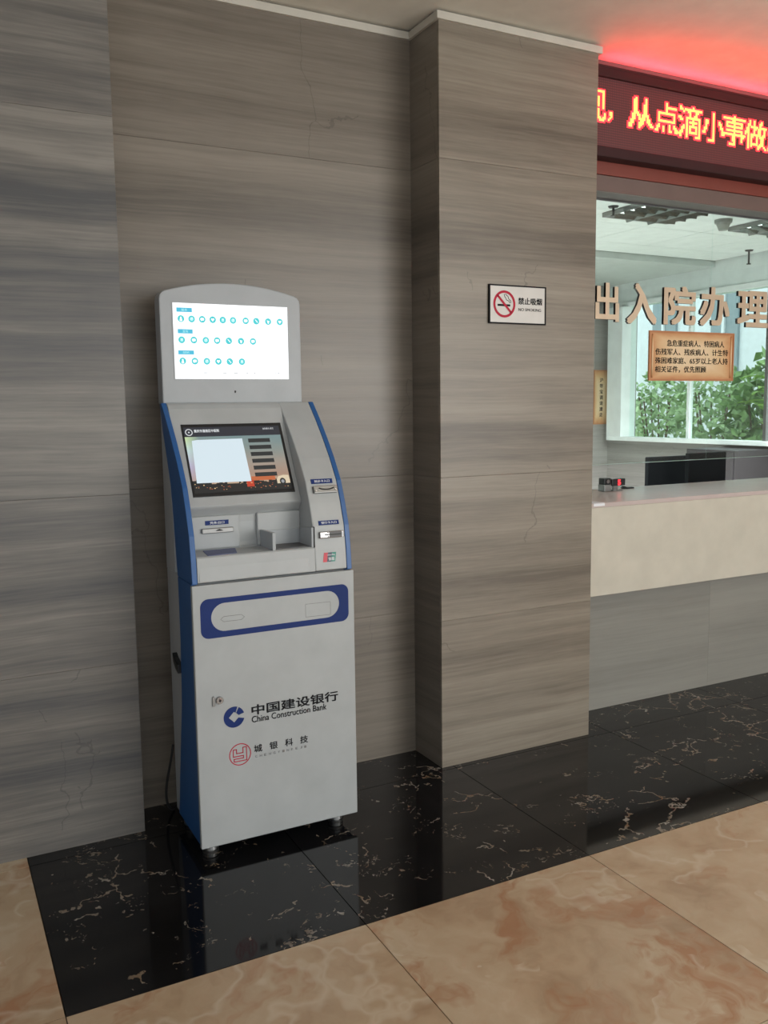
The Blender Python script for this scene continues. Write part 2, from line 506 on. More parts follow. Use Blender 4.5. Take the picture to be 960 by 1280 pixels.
def cyl(bm, p0, p1, r0, r1=None, seg=20, mi=0):
    r1 = r0 if r1 is None else r1
    p0, p1 = Vector(p0), Vector(p1)
    d = (p1 - p0).normalized()
    a = d.orthogonal().normalized()
    b_ = d.cross(a)
    A = [bm.verts.new(p0 + r0 * (math.cos(t) * a + math.sin(t) * b_)) for t in [2 * math.pi * i / seg for i in range(seg)]]
    B = [bm.verts.new(p1 + r1 * (math.cos(t) * a + math.sin(t) * b_)) for t in [2 * math.pi * i / seg for i in range(seg)]]
    fs = [bm.faces.new(A[::-1]), bm.faces.new(B)]
    for i in range(seg):
        fs.append(bm.faces.new((A[i], A[(i + 1) % seg], B[(i + 1) % seg], B[i])))
    for f in fs:
        f.material_index = mi


def tube(bm, pts, r, seg=8, mi=0):
    pts = [Vector(p) for p in pts]
    rings = []
    for i, p in enumerate(pts):
        d = (pts[min(i + 1, len(pts) - 1)] - pts[max(i - 1, 0)]).normalized()
        a = d.orthogonal().normalized()
        b_ = d.cross(a)
        rings.append([bm.verts.new(p + r * (math.cos(2 * math.pi * k / seg) * a + math.sin(2 * math.pi * k / seg) * b_)) for k in range(seg)])
    for A, B in zip(rings, rings[1:]):
        off = min(range(seg), key=lambda o: sum((A[k].co - B[(k + o) % seg].co).length for k in range(seg)))
        for k in range(seg):
            f = bm.faces.new((A[k], A[(k + 1) % seg], B[(k + 1 + off) % seg], B[(k + off) % seg]))
            f.material_index = mi
    bm.faces.new(rings[0][::-1]).material_index = mi
    bm.faces.new(rings[-1]).material_index = mi


def ring_plate(bm, outer, inner, y0, y1, mi=0):
    """flat ring in the xz plane between two outlines with the same number of points"""
    n = len(outer)
    rows = []
    for y in (y0, y1):
        rows.append(([bm.verts.new((p[0], y, p[1])) for p in outer], [bm.verts.new((p[0], y, p[1])) for p in inner]))
    for i in range(n):
        j = (i + 1) % n
        (o0, i0), (o1, i1) = rows
        for q in ((o0[i], o0[j], i0[j], i0[i]), (o1[j], o1[i], i1[i], i1[j]), (o0[j], o0[i], o1[i], o1[j]), (i0[i], i0[j], i1[j], i1[i])):
            bm.faces.new(q).material_index = mi


def stadium(x0, x1, z0, z1, r, seg=8):
    out = []
    for cx, cz, a0 in ((x1 - r, z1 - r, 0), (x0 + r, z1 - r, 90), (x0 + r, z0 + r, 180), (x1 - r, z0 + r, 270)):
        for k in range(seg + 1):
            a = math.radians(a0 + 90 * k / seg)
            out.append((cx + r * math.cos(a), cz + r * math.sin(a)))
    return out


def obj(name, bm, mats, parent=None, origin=None, bevel=0.0, smooth=False, recalc=True, **props):
    if recalc:
        bmesh.ops.recalc_face_normals(bm, faces=bm.faces)
    o_ = ORG[parent.name] if parent is not None else Vector(origin or (0, 0, 0))
    for v in bm.verts:
        v.co -= o_
    me = bpy.data.meshes.new(name)
    bm.to_mesh(me)
    bm.free()
    for m in (mats if isinstance(mats, (list, tuple)) else [mats]):
        me.materials.append(M[m])
    if smooth:
        for p in me.polygons:
            p.use_smooth = True
    o = bpy.data.objects.new(name, me)
    C.objects.link(o)
    ORG[o.name] = o_
    if parent is not None:
        o.parent = parent
    else:
        o.location = o_
    if bevel:
        md = o.modifiers.new('bevel', 'BEVEL')
        md.width = bevel
        md.segments = 2
        md.limit_method = 'ANGLE'
        md.angle_limit = math.radians(40)
    for k, v in props.items():
        o[k] = v
    return o


def thing(name, loc, label, cat, group=None):
    o = bpy.data.objects.new(name, None)
    C.objects.link(o)
    o.location = loc
    o.empty_display_size = 0.1
    ORG[o.name] = Vector(loc)
    o['label'] = label
    o['category'] = cat
    if group:
        o['group'] = group
    return o


def text_mesh(s, bold=0.0, depth=0.0):
    cu = bpy.data.curves.new('lettering', 'FONT')
    cu.body = s
    cu.size = 1.0
    cu.offset = bold
    cu.extrude = depth
    cu.resolution_u = 3
    o = bpy.data.objects.new('lettering_source', cu)
    C.objects.link(o)
    dg = bpy.context.evaluated_depsgraph_get()
    dg.update()
    me = bpy.data.meshes.new_from_object(o.evaluated_get(dg))
    bpy.data.objects.remove(o)
    bpy.data.curves.remove(cu)
    return me


def text_bm(bm, s, P0, U, V, w, h, bold=0.0, depth=0.0006, mi=0, side_mi=None):
    """lettering fitted into the w x h rectangle at P0 spanned by U (reading direction) and V (up)"""
    me = text_mesh(s, 0.0, 0.5)
    xs = [v.co.x for v in me.vertices]
    ys = [v.co.y for v in me.vertices]
    if not xs:
        return
    e = bold
    x0, y0 = min(xs) - e, min(ys) - e
    kx, ky = w / max(1e-6, max(xs) + e - x0), h / max(1e-6, max(ys) + e - y0)
    U, V, P0 = Vector(U), Vector(V), Vector(P0)
    Nn = U.cross(V).normalized()
    for li, (ox, oy) in enumerate(((0, 0), (e, e), (-e, e), (-e, -e), (e, -e)) if e else ((0, 0),)):
        vs = [bm.verts.new(P0 + U * ((v.co.x + ox - x0) * kx) + V * ((v.co.y + oy - y0) * ky) + Nn * ((v.co.z + 0.5) * (depth + li * 0.00013))) for v in me.vertices]
        for p in me.polygons:
            try:
                f = bm.faces.new([vs[i] for i in p.vertices])
            except ValueError:
                continue
            f.material_index = mi if (side_mi is None or abs(p.normal.z) > 0.7) else side_mi
    bpy.data.meshes.remove(me)


X, Z = (1, 0, 0), (0, 0, 1)


def lettering(s, x0, x1, z0, z1, y, mat, parent, bold=0.0, name='lettering', depth=0.0006):
    bm = bm_new()
    text_bm(bm, s, (x0, y, z0), X, Z, x1 - x0, z1 - z0, bold, depth)
    return obj(name, bm, mat, parent, recalc=False)


# ------------------------------------------------------------------ setting: floor
H = 2.835          # top of the stone cladding
HC = 2.87          # lobby ceiling
W_P = 0.749        # pillar width
XL = -1.1686       # right edge of the left-hand wall
YB = 0.2135        # face of the recessed wall
YL = 0.038         # face of the left-hand wall
YC = 0.2375        # face of the wall under the counter
J0, T = -0.748, 0.8
XBLK = J0 - T      # left edge of the black border
Y1 = -0.824        # front edge of the black border
Y0 = Y1 + T

bm = bm_new()
box(bm, -4.4, 7.6, -8.0, 0.45, -0.12, -0.010)
floor = obj('floor', bm, 'grout', kind='structure')
G = 0.0014


def tile_mesh(name, sx, sy, mat):
    bm = bm_new()
    box(bm, G, sx - G, G, sy - G, -0.010, 0.0)
    bmesh.ops.recalc_face_normals(bm, faces=bm.faces)
    me = bpy.data.meshes.new(name)
    bm.to_mesh(me)
    bm.free()
    me.materials.append(M[mat])
    return me


def put(name, me, loc, parent):
    o = bpy.data.objects.new(name, me)
    C.objects.link(o)
    o.location = loc
    o.parent = parent
    ORG[o.name] = Vector(loc)
    return o


tan = tile_mesh('tan_tile', T, T, 'tan_marble')
blk = tile_mesh('black_tile', T, T, 'black_marble')
blk_back = tile_mesh('black_tile_narrow', T, 0.30, 'black_marble')
tan_strip = tile_mesh('tan_tile_narrow', T, 0.066, 'tan_marble')
for i in range(-3, 9):
    x = J0 + i * T
    for j in range(1, 8):
        put('tan_tile', tan, (x, Y1 - j * T, 0), floor)
    if x < XBLK - 0.01:
        put('tan_tile', tan, (x, Y1, 0), floor)
        put('tan_tile', tan_strip, (x, Y0, 0), floor)
    else:
        put('black_tile', blk, (x, Y1, 0), floor)
        put('black_tile', blk_back, (x, Y0, 0), floor)

# ------------------------------------------------------------------ setting: walls
JZ = [0.0, 0.60, 1.165, 2.352, H]


def slabs(parent, mat, x0, x1, y0, y1, cuts, zs=JZ, axis='x'):
    """stone slabs, one object each, with open hairline joints"""
    g = 0.0003
    xs = [x0] + cuts + [x1]
    for a, b in zip(xs, xs[1:]):
        for c, d in zip(zs, zs[1:]):
            bm = bm_new()
            if axis == 'x':
                box(bm, a + g, b - g, y0, y1, c + g, d - g)
            else:
                box(bm, y0, y1, a + g, b - g, c + g, d - g)
            obj('stone_slab', bm, mat, parent, bevel=0.0007)


bm = bm_new()
box(bm, -4.3, XL - 0.010, YL + 0.012, 0.42, 0, HC)
wall_left = obj('wall_left', bm, 'joint', kind='structure')
slabs(wall_left, 'stone_left', -4.3, XL, YL, YL + 0.012, [-3.6, -2.4])
slabs(wall_left, 'stone_left', YL + 0.013, YB, XL - 0.010, XL, [], axis='y')

bm = bm_new()
box(bm, XL - 0.010, 0.012, YB + 0.012, 0.42, 0, HC)
wall_back = obj('wall_back', bm, 'joint', kind='structure')
slabs(wall_back, 'stone_back', XL, 0.0, YB, YB + 0.012, [])

bm = bm_new()
box(bm, 0.012, W_P - 0.012, 0.012, 0.42, 0, HC)
pillar = obj('pillar', bm, 'joint', kind='structure')
slabs(pillar, 'stone_pillar', 0.0, W_P, 0.0, 0.012, [])
slabs(pillar, 'stone_back', 0.0122, YB + 0.012, 0.0, 0.012, [], axis='y')
slabs(pillar, 'stone_pillar', 0.0122, 0.42, W_P - 0.012, W_P, [], axis='y')

bm = bm_new()
box(bm, W_P, 4.9, YC + 0.012, 0.42, 0, 0.96)
wall_counter = obj('wall_counter', bm, 'joint', kind='structure')
slabs(wall_counter, 'stone_low', W_P, 4.9, YC, YC + 0.012, [1.728, 2.71, 3.69], [0.0, 0.60, 0.96])

# lobby ceiling and an unseen left wall added to darken that side
bm = bm_new()
box(bm, -4.4, 6.3, -7.0, 0.42, HC, HC + 0.12)
ceiling = obj('ceiling', bm, 'paint_ceiling', kind='structure')
bm = bm_new()
box(bm, -4.42, -4.3, -7.0, 0.42, 0, HC)
obj('wall_added_left', bm, 'wall_paint', kind='structure')
bm = bm_new()
box(bm, 6.2, 6.32, -7.0, 0.42, 0, HC)  # unseen wall added to cut reflections in the counter glass
obj('wall_added_right', bm, 'wall_paint', kind='structure')
bm = bm_new()
box(bm, 4.9, 6.2, 0.1, 0.42, 0, HC)
obj('wall_right_end', bm, 'wall_paint', kind='structure')

# cornice strip on top of the stone
bm = bm_new()


def cornice(bm, x0, x1, y, dirx=True, out=0.012):
    z0, z1 = H - 0.001, H + 0.027
    if dirx:
        box(bm, x0, x1, y - out, y + 0.02, z0, z1)
    else:
        box(bm, y - out, y + 0.02, x0, x1, z0, z1)


cornice(bm, -4.3, XL + 0.012, YL)
box(bm, XL - 0.01, XL + 0.012, YL + 0.02, YB - 0.012, H - 0.001, H + 0.027)
cornice(bm, XL, 0.0, YB)
box(bm, -0.012, 0.02, 0.02, YB - 0.012, H - 0.001, H + 0.027)
cornice(bm, -0.012, W_P + 0.012, 0.0)
box(bm, W_P - 0.02, W_P + 0.012, 0.02, 0.12, H - 0.001, H + 0.027)
obj('trim_1', bm, 'trim', kind='structure', bevel=0.002)

# header over the service window: fascia painted with the LED's red glow, taupe fascia and the soffit behind it
bm = bm_new()
box(bm, W_P + 0.001, 4.9, 0.118, 0.265, 2.345, HC)
header = obj('wall_header', bm, 'soffit', kind='structure')
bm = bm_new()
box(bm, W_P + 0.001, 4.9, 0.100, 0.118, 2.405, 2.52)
obj('fascia_board', bm, 'fascia_red_glow', header, bevel=0.002, label='upper fascia board coloured with red LED glow')
bm = bm_new()
box(bm, W_P + 0.001, 4.9, 0.104, 0.118, 2.338, 2.404)
obj('fascia_board', bm, 'fascia_grey', header, bevel=0.002, label='taupe lower fascia board')
bm = bm_new()
box(bm, W_P + 0.001, 4.9, 0.232, 0.244, 2.338, 2.346)
obj('glazing_channel', bm, 'dark_grey', header)

# ------------------------------------------------------------------ the kiosk
KX0, KX1 = -1.055, -0.512
kiosk = thing('self_service_kiosk', (-0.783, -0.10, 0), 'tall white self-service bank kiosk with blue sides and two screens, beside the stone pillar', 'kiosk')
PROF = [(0.033, 1.461), (-0.028, 1.402), (-0.088, 1.338), (-0.146, 1.269), (-0.198, 1.195), (-0.227, 1.125), (-0.253, 1.050), (-0.2645, 0.975), (-0.271, 0.902)]
BACK_UP = [(-0.095, 0.902), (-0.081, 1.005), (-0.066, 1.108), (-0.05, 1.2), (-0.012, 1.288), (0.024, 1.366), (0.052, 1.457)]
BACK_LOW = [(0.014, 0.05), (0.0, 0.10), (-0.018, 0.195), (-0.047, 0.318), (-0.08, 0.468), (-0.092, 0.58), (-0.098, 0.69), (-0.099, 0.797), (-0.095, 0.900)]
for x0, x1 in ((KX0, KX0 + 0.017), (KX1 - 0.017, KX1)):
    bm = bm_new()
    prism(bm, PROF + BACK_UP, x0, x1)
    obj('side_panel', bm, 'kiosk_blue', kiosk, bevel=0.0015, label='curved blue upper side panel')
    bm = bm_new()
    prism(bm, [(-0.255, 0.900), (-0.255, 0.05)] + BACK_LOW, x0, x1)
    obj('side_panel', bm, 'kiosk_blue', kiosk, bevel=0.0015, label='blue lower side panel')

# white cabinet behind the blue panels
bm = bm_new()
box(bm, KX0 + 0.004, KX1 - 0.004, -0.09, 0.06, 0.05, 0.905)
box(bm, KX0 + 0.018, KX1 - 0.018, -0.25, -0.09, 0.05, 0.899)
obj('cabinet_body', bm, 'kiosk_grey', kiosk, bevel=0.003)

# upper housing: recessed left bay with the slanted screen, raised right-hand column
XI0, XI1, XC = KX0 + 0.0175, KX1 - 0.0175, -0.643
bm = bm_new()
BAY = [(0.062, 0.905), (0.062, 1.455), (0.033, 1.4605), (0.021, 1.4525), (0.0085, 1.441), (-0.161, 1.130), (-0.158, 1.124), (-0.140, 1.103), (-0.132, 1.092),
       (-0.130, 1.070), (-0.130, 1.004), (-0.134, 0.992), (-0.144, 0.985), (-0.262, 0.985), (-0.267, 0.981), (-0.271, 0.905)]
prism(bm, BAY, XI0, XC)
obj('screen_bay', bm, 'kiosk_white', kiosk, bevel=0.002)
bm = bm_new()
prism(bm, [(0.062, 0.905), (0.062, 1.457)] + PROF[:-1] + [(-0.271, 0.905)], XC, XI1)
obj('reader_column', bm, 'kiosk_white', kiosk, bevel=0.004)
bm = bm_new()
box(bm, KX0 + 0.004, KX1 - 0.004, -0.05, 0.061, 0.906, 1.10)
prism(bm, [(-0.05, 1.10), (0.061, 1.10), (0.061, 1.455), (0.05, 1.455), (0.0, 1.33)], KX0 + 0.004, KX1 - 0.004)
obj('rear_housing', bm, 'kiosk_grey', kiosk)

# blocks beside the recessed centre of the niche, divider and tray
bm = bm_new()
box(bm, XI0, -0.856, -0.145, -0.128, 0.988, 1.096)
obj('niche_panel', bm, 'kiosk_white', kiosk, bevel=0.004)
bm = bm_new()
box(bm, -0.796, XC, -0.145, -0.128, 0.988, 1.096)
obj('niche_panel', bm, 'kiosk_white', kiosk, bevel=0.004)
tr = obj('note_tray', (lambda b: (prism(b, [(-0.262, 0.985), (-0.262, 1.043), (-0.145, 1.040), (-0.145, 0.985)], -0.787, -0.776), box(b, -0.776, -0.646, -0.150, -0.140, 0.985, 1.036), prism(b, [(-0.262, 0.985), (-0.262, 1.050), (-0.16, 1.040), (-0.16, 0.985)], -0.652, -0.6435)) and b)(bm_new()), 'kiosk_grey', kiosk, bevel=0.0015)
bm = bm_new()
box(bm, -0.775, -0.653, -0.246, -0.1505, 0.985, 0.9875)
obj('tray_floor', bm, 'dark_grey', tr)
bm = bm_new()
box(bm, -0.6432, -0.6415, -0.2655, -0.255, 0.984, 1.052)
obj('seam', bm, 'dark_slot', kiosk)
bm = bm_new()
prism(bm, [(-0.900, -0.243), (-0.998, -0.256), (-0.984, -0.150), (-0.876, -0.150)][::-1], 0.985, 0.9868, axis='z')
obj('reader_pad', bm, 'pad_blue', kiosk, label='slate-blue contactless pad')
bm = bm_new()
prism(bm, [(-0.2655, 0.978), (-0.2735, 0.908), (-0.265, 0.908), (-0.258, 0.978)], -1.032, -0.667)
obj('front_plate', bm, 'kiosk_white', kiosk, bevel=0.001)

# receipt slot, its label
bm = bm_new()
box(bm, -0.985, -0.880, -0.155, -0.144, 1.041, 1.057)
rs = obj('receipt_slot', bm, 'satin_metal', kiosk, bevel=0.002, label='grey metal receipt slot')
bm = bm_new()
prism(bm, [(-0.941, 1.0475), (-0.915, 1.0475), (-0.920, 1.051), (-0.928, 1.0545), (-0.936, 1.051)], -0.1558, -0.1545, axis='y')
obj('slot_opening', bm, 'dark_slot', rs)
bm = bm_new()
box(bm, -0.972, -0.894, -0.1465, -0.1445, 1.067, 1.0815)
lb = obj('label_plate', bm, 'label_blue', kiosk, label='blue label reading receipt outlet in Chinese')
lettering('凭条出口', -0.957, -0.909, 1.070, 1.0785, -0.1472, 'print_white', lb, 0.01)


# items on the curved reader column
def on_col(z):
    for (ya, za), (yb, zb) in zip(PROF, PROF[1:]):
        if zb <= z <= za:
            t = (za - z) / (za - zb)
            y = ya + t * (yb - ya)
            d = Vector((0, ya - yb, za - zb)).normalized()
            return Vector((0, y, z)), d
    return Vector((0, -0.268, z)), Vector((0, 0, 1))


def col_box(name, x0, x1, z0, z1, lift, mat, parent, bevel=0.0):
    zc = (z0 + z1) / 2
    p, d = on_col(zc)
    n = Vector((1, 0, 0)).cross(d)
    hh = (z1 - z0) / 2 / max(0.2, d.z)
    bm = bm_new()
    pts = [p + d * s * hh + n * k for k in (-0.004, lift) for s in (-1, 1)]
    q = [pts[0], pts[1], pts[3], pts[2]]
    prism(bm, [(v.y, v.z) for v in q], x0, x1)
    return obj(name, bm, mat, parent, bevel=bevel), p, d, n


def col_text(s, x0, x1, z0, z1, lift, mat, parent, bold=0.0, ref=None):
    p, d = on_col(ref if ref else (z0 + z1) / 2)
    n = Vector((1, 0, 0)).cross(d)
    zc = p.z
    P0 = p + d * ((z0 - zc) / d.z) + n * lift + Vector((x0, 0, 0))
    bm = bm_new()
    text_bm(bm, s, P0, X, d, x1 - x0, (z1 - z0) / d.z, bold, 0.0005)
    return obj('lettering', bm, mat, parent, recalc=False)


lb1, *_ = col_box('label_plate', -0.623, -0.546, 1.187, 1.202, 0.0018, 'label_blue', kiosk)
lb1['label'] = 'blue label over the upper card reader'
col_text('就诊卡入口', -0.612, -0.557, 1.1905, 1.1985, 0.0021, 'print_white', lb1, 0.01, ref=1.1945)
sl1, *_ = col_box('card_reader', -0.622, -0.537, 1.155, 1.178, 0.010, 'satin_metal', kiosk, 0.002)
sl1['label'] = 'upper card reader with satin metal face'
p, d = on_col(1.1665)
n = Vector((1, 0, 0)).cross(d)
bm = bm_new()
tube(bm, [p + n * 0.0105 + Vector((-0.603 + 0.055 * t, 0, 0)) + d * (0.004 - 0.024 * t * (1 - t)) for t in [i / 10 for i in range(11)]], 0.0022)
obj('slot_opening', bm, 'dark_slot', sl1)
for k in range(2):
    bm = bm_new()
    q = p + n * 0.010 + Vector((-0.615 + 0.072 * k, 0, 0)) + d * (-0.005 + 0.002 * k)
    cyl(bm, q, q + n * 0.002, 0.003, seg=10)
    obj('screw', bm, 'chrome', sl1)
lb2, *_ = col_box('label_plate', -0.621, -0.548, 1.0535, 1.0675, 0.0018, 'label_blue', kiosk)
lb2['label'] = 'blue label over the lower card reader'
col_text('银行卡入口', -0.612, -0.557, 1.0568, 1.0645, 0.0021, 'print_white', lb2, 0.01, ref=1.0605)
sl2, *_ = col_box('card_reader', -0.624, -0.536, 1.0105, 1.0325, 0.011, 'chrome', kiosk, 0.003)
sl2['label'] = 'lower card reader with shiny chrome face'
q0, *_ = col_box('reader_window', -0.590, -0.5465, 1.0125, 1.0305, 0.0118, 'dark_grey', sl2)
q1, *_ = col_box('slot_opening', -0.607, -0.549, 1.0195, 1.0230, 0.0124, 'dark_slot', sl2)
p, d = on_col(1.0215)
n = Vector((1, 0, 0)).cross(d)
for s in (-1, 1):
    bm = bm_new()
    q = p + n * 0.0105 + d * (0.0066 * s) + Vector((-0.594, 0, 0))
    cyl(bm, q, q + n * 0.005, 0.0034, 0.002, 12)  # white cone put in as a glint on the chrome
    obj('white_glint', bm, 'print_white', sl2)
bm = bm_new()
box(bm, -0.5455, -0.5395, p.y - 0.0125, p.y - 0.009, 1.013, 1.030)
obj('white_glint', bm, 'print_white', sl2)

# bank-card mark: three leaning colour fields
p, d = on_col(0.948)
n = Vector((1, 0, 0)).cross(d)
bm = bm_new()
for i, (a, b_) in enumerate(((-0.6135, -0.5995), (-0.5995, -0.5845), (-0.5845, -0.5695))):
    vs = []
    for z, sk in ((0.9325, -0.002), (0.9325, -0.002), (0.9635, 0.003), (0.9635, 0.003)):
        pass
    for (xx, zz) in ((a - 0.002, 0.9325), (b_ - 0.002, 0.9325), (b_ + 0.003, 0.9635), (a + 0.003, 0.9635)):
        pz = p + d * ((zz - 0.948) / d.z) + n * 0.0012
        vs.append(bm.verts.new((xx, pz.y, pz.z)))
    bm.faces.new(vs).material_index = i
card = obj('card_mark', bm, ['print_red', 'print_navy', 'print_green'], kiosk, recalc=False)
col_text('银联', -0.596, -0.574, 0.9365, 0.9475, 0.0016, 'print_white', card, 0.015, ref=0.948)
col_text('UnionPay', -0.600, -0.572, 0.952, 0.958, 0.0016, 'print_white', card, 0.02, ref=0.948)

# lower front door with its printing
DY = -0.273
bm = bm_new()
box(bm, -1.0575, -0.5065, DY, DY + 0.018, 0.045, 0.898)
door = obj('front_door', bm, 'kiosk_white', kiosk, bevel=0.003)
bm = bm_new()
ring_plate(bm, stadium(-1.034, -0.528, 0.7275, 0.8535, 0.026), stadium(-1.000, -0.5625, 0.7465, 0.8365, 0.0449), DY - 0.0006, DY + 0.0004)
obj('blue_band', bm, 'decal_blue', door)


def groove(bm, pts, r=0.0007):
    for a, b_ in zip(pts, pts[1:]):
        cyl(bm, (a[0], DY + 0.0001, a[1]), (b_[0], DY + 0.0001, b_[1]), r, seg=6)


bm = bm_new()
groove(bm, [(-0.683, 0.757), (-0.683, 0.800), (-0.594, 0.799), (-0.594, 0.756), (-0.683, 0.757)])
obj('stamped_outline', bm, 'ink_grey', door)
bm = bm_new()
groove(bm, [(-0.970, 0.784), (-0.960, 0.7925), (-0.902, 0.7925), (-0.892, 0.784), (-0.902, 0.776), (-0.960, 0.776), (-0.970, 0.784)])
obj('stamped_outline', bm, 'ink_grey', door)
bm = bm_new()
cyl(bm, (-0.983, DY + 0.001, 0.526), (-0.983, DY - 0.008, 0.526), 0.0125, 0.0115, 24)
lk = obj('door_lock', bm, 'chrome', door, label='round chrome key lock')
bm = bm_new()
box(bm, -0.9845, -0.9815, DY - 0.0086, DY - 0.0078, 0.520, 0.532)
cyl(bm, (-0.983, DY - 0.0078, 0.526), (-0.983, DY - 0.0087, 0.526), 0.0035, seg=12)
obj('keyhole', bm, 'dark_slot', lk)
bm = bm_new()
prism(bm, stadium(-1.006, -0.998, 0.508, 0.541, 0.0039, 4), DY - 0.005, DY + 0.001, axis='y')
obj('lock_escutcheon', bm, 'satin_metal', door)

# bank emblem: blue disc with a diamond opening, cut open to the right
bm = bm_new()
cx, cz, R_, q = -0.937, 0.4625, 0.0345, 0.0175
y_ = DY - 0.0007


def pol(a, r):
    return (cx + r * math.cos(math.radians(a)), cz + r * math.sin(math.radians(a)))


def fan(bm, outer, inner):
    A = [bm.verts.new((p[0], y_, p[1])) for p in outer]
    B = [bm.verts.new((p[0], y_, p[1])) for p in inner]
    for i in range(len(A) - 1):
        bm.faces.new((A[i], A[i + 1], B[i + 1], B[i]))


def dia(a):
    a_ = math.radians(a)
    k = q / (abs(math.cos(a_)) + abs(math.sin(a_)))
    return (cx + k * math.cos(a_), cz + k * math.sin(a_))


angs = [70 + i * (346 - 70) / 60 for i in range(61)]
fan(bm, [pol(a, R_) for a in angs], [dia(a) for a in angs])
# the separate stroke at upper right
st = [pol(62 - i * 46 / 8, R_) for i in range(9)]
inn = [((dia(62 - i * 46 / 8)[0] - cx) * 1.12 + cx, (dia(62 - i * 46 / 8)[1] - cz) * 1.12 + cz) for i in range(9)]
fan(bm, st, inn)
obj('bank_emblem', bm, 'decal_blue', door, recalc=False)
lettering('中国建设银行', -0.8785, -0.573, 0.4575, 0.4915, DY - 0.0008, 'ink', door, 0.016)
lettering('China Construction Bank', -0.8785, -0.616, 0.4335, 0.4545, DY - 0.0008, 'ink', door, 0.004)
# maker's mark: red ring with an angular outline sign
bm = bm_new()
cx2, cz2 = -0.921, 0.3355
ring_plate(bm, [(cx2 + 0.0365 * math.cos(i * math.pi / 24), cz2 + 0.0365 * math.sin(i * math.pi / 24)) for i in range(48)],
           [(cx2 + 0.0336 * math.cos(i * math.pi / 24), cz2 + 0.0336 * math.sin(i * math.pi / 24)) for i in range(48)], DY - 0.0007, DY + 0.0003)
ol = [(-23, 17), (-12, 17), (-12, 3), (10, 3), (10, 21), (22, 21), (22, -24), (-21, -24), (-21, -15), (11, -15), (11, -7), (-23, -7), (-23, 17)]
pp = [(cx2 + a * 0.00098, cz2 + 0.0015 + b_ * 0.00098) for a, b_ in ol]
for a, b_ in zip(pp, pp[1:]):
    if abs(a[0] - b_[0]) > abs(a[1] - b_[1]):
        box(bm, min(a[0], b_[0]) - 0.0014, max(a[0], b_[0]) + 0.0014, DY - 0.0007, DY + 0.0003, a[1] - 0.0014, a[1] + 0.0014)
    else:
        box(bm, a[0] - 0.0014, a[0] + 0.0014, DY - 0.0007, DY + 0.0003, min(a[1], b_[1]) - 0.001, max(a[1], b_[1]) + 0.001)
obj('maker_emblem', bm, 'ink_red', door)
for i, ch in enumerate('城银科技'):
    xx = -0.874 + i * 0.0535
    lettering(ch, xx, xx + 0.0275, 0.332, 0.357, DY - 0.0008, 'ink', door, 0.006)
for i, ch in enumerate('CHENGYINKEJI'):
    xx = -0.871 + i * 0.0156
    lettering(ch, xx, xx + 0.0075, 0.3145, 0.3225, DY - 0.0008, 'ink_grey', door, 0.0)

# display head with arched top
bm = bm_new()
arch = [(-1.046, 1.458), (-1.046, 1.800), (-1.0435, 1.813), (-1.036, 1.8235)]
for i in range(0, 17):
    t = i / 16
    arch.append((-1.025 + t * 0.452, 1.8295 + 0.0315 * (1 - (2 * t - 1) ** 2)))
arch += [(-0.560, 1.8235), (-0.5525, 1.813), (-0.550, 1.800), (-0.550, 1.458)]
prism(bm, arch, 0.040, 0.105, axis='y')
head = obj('display_head', bm, 'kiosk_grey', kiosk, bevel=0.004)
SX0, SX1, SZ0, SZ1 = -1.0025, -0.599, 1.5405, 1.7895
bm = bm_new()
ring_plate(bm, [(SX0 - 0.003, SZ0 - 0.003), (SX1 + 0.003, SZ0 - 0.003), (SX1 + 0.003, SZ1 + 0.003), (SX0 - 0.003, SZ1 + 0.003)], [(SX0, SZ0), (SX1, SZ0), (SX1, SZ1), (SX0, SZ1)], 0.0385, 0.041)
obj('screen_bezel', bm, 'kiosk_grey', head)
bm = bm_new()
box(bm, SX0, SX1, 0.0392, 0.0412, SZ0, SZ1)
scr = obj('advert_screen', bm, 'screen_white', kiosk, label='lit white upper screen with rows of round icons')
bm = bm_new()
cyl(bm, (-0.797, 0.0405, 1.4975), (-0.797, 0.0385, 1.4975), 0.0032, seg=12)
box(bm, -0.7995, -0.7945, 0.0388, 0.0402, 1.4935, 1.5015)
obj('camera_hole', bm, 'dark_slot', head)

SY = 0.0388


def quad(bm, pts, y, mi=0):
    bm.faces.new([bm.verts.new((a, y, b_)) for a, b_ in pts]).material_index = mi


def disc(bm, x, z, r, y, mi=0, seg=18, a0=0, a1=360):
    n_ = seg
    pts = [(x + r * math.cos(math.radians(a0 + (a1 - a0) * i / n_)), z + r * math.sin(math.radians(a0 + (a1 - a0) * i / n_))) for i in range(n_ if a1 - a0 >= 360 else n_ + 1)]
    quad(bm, pts, y, mi)


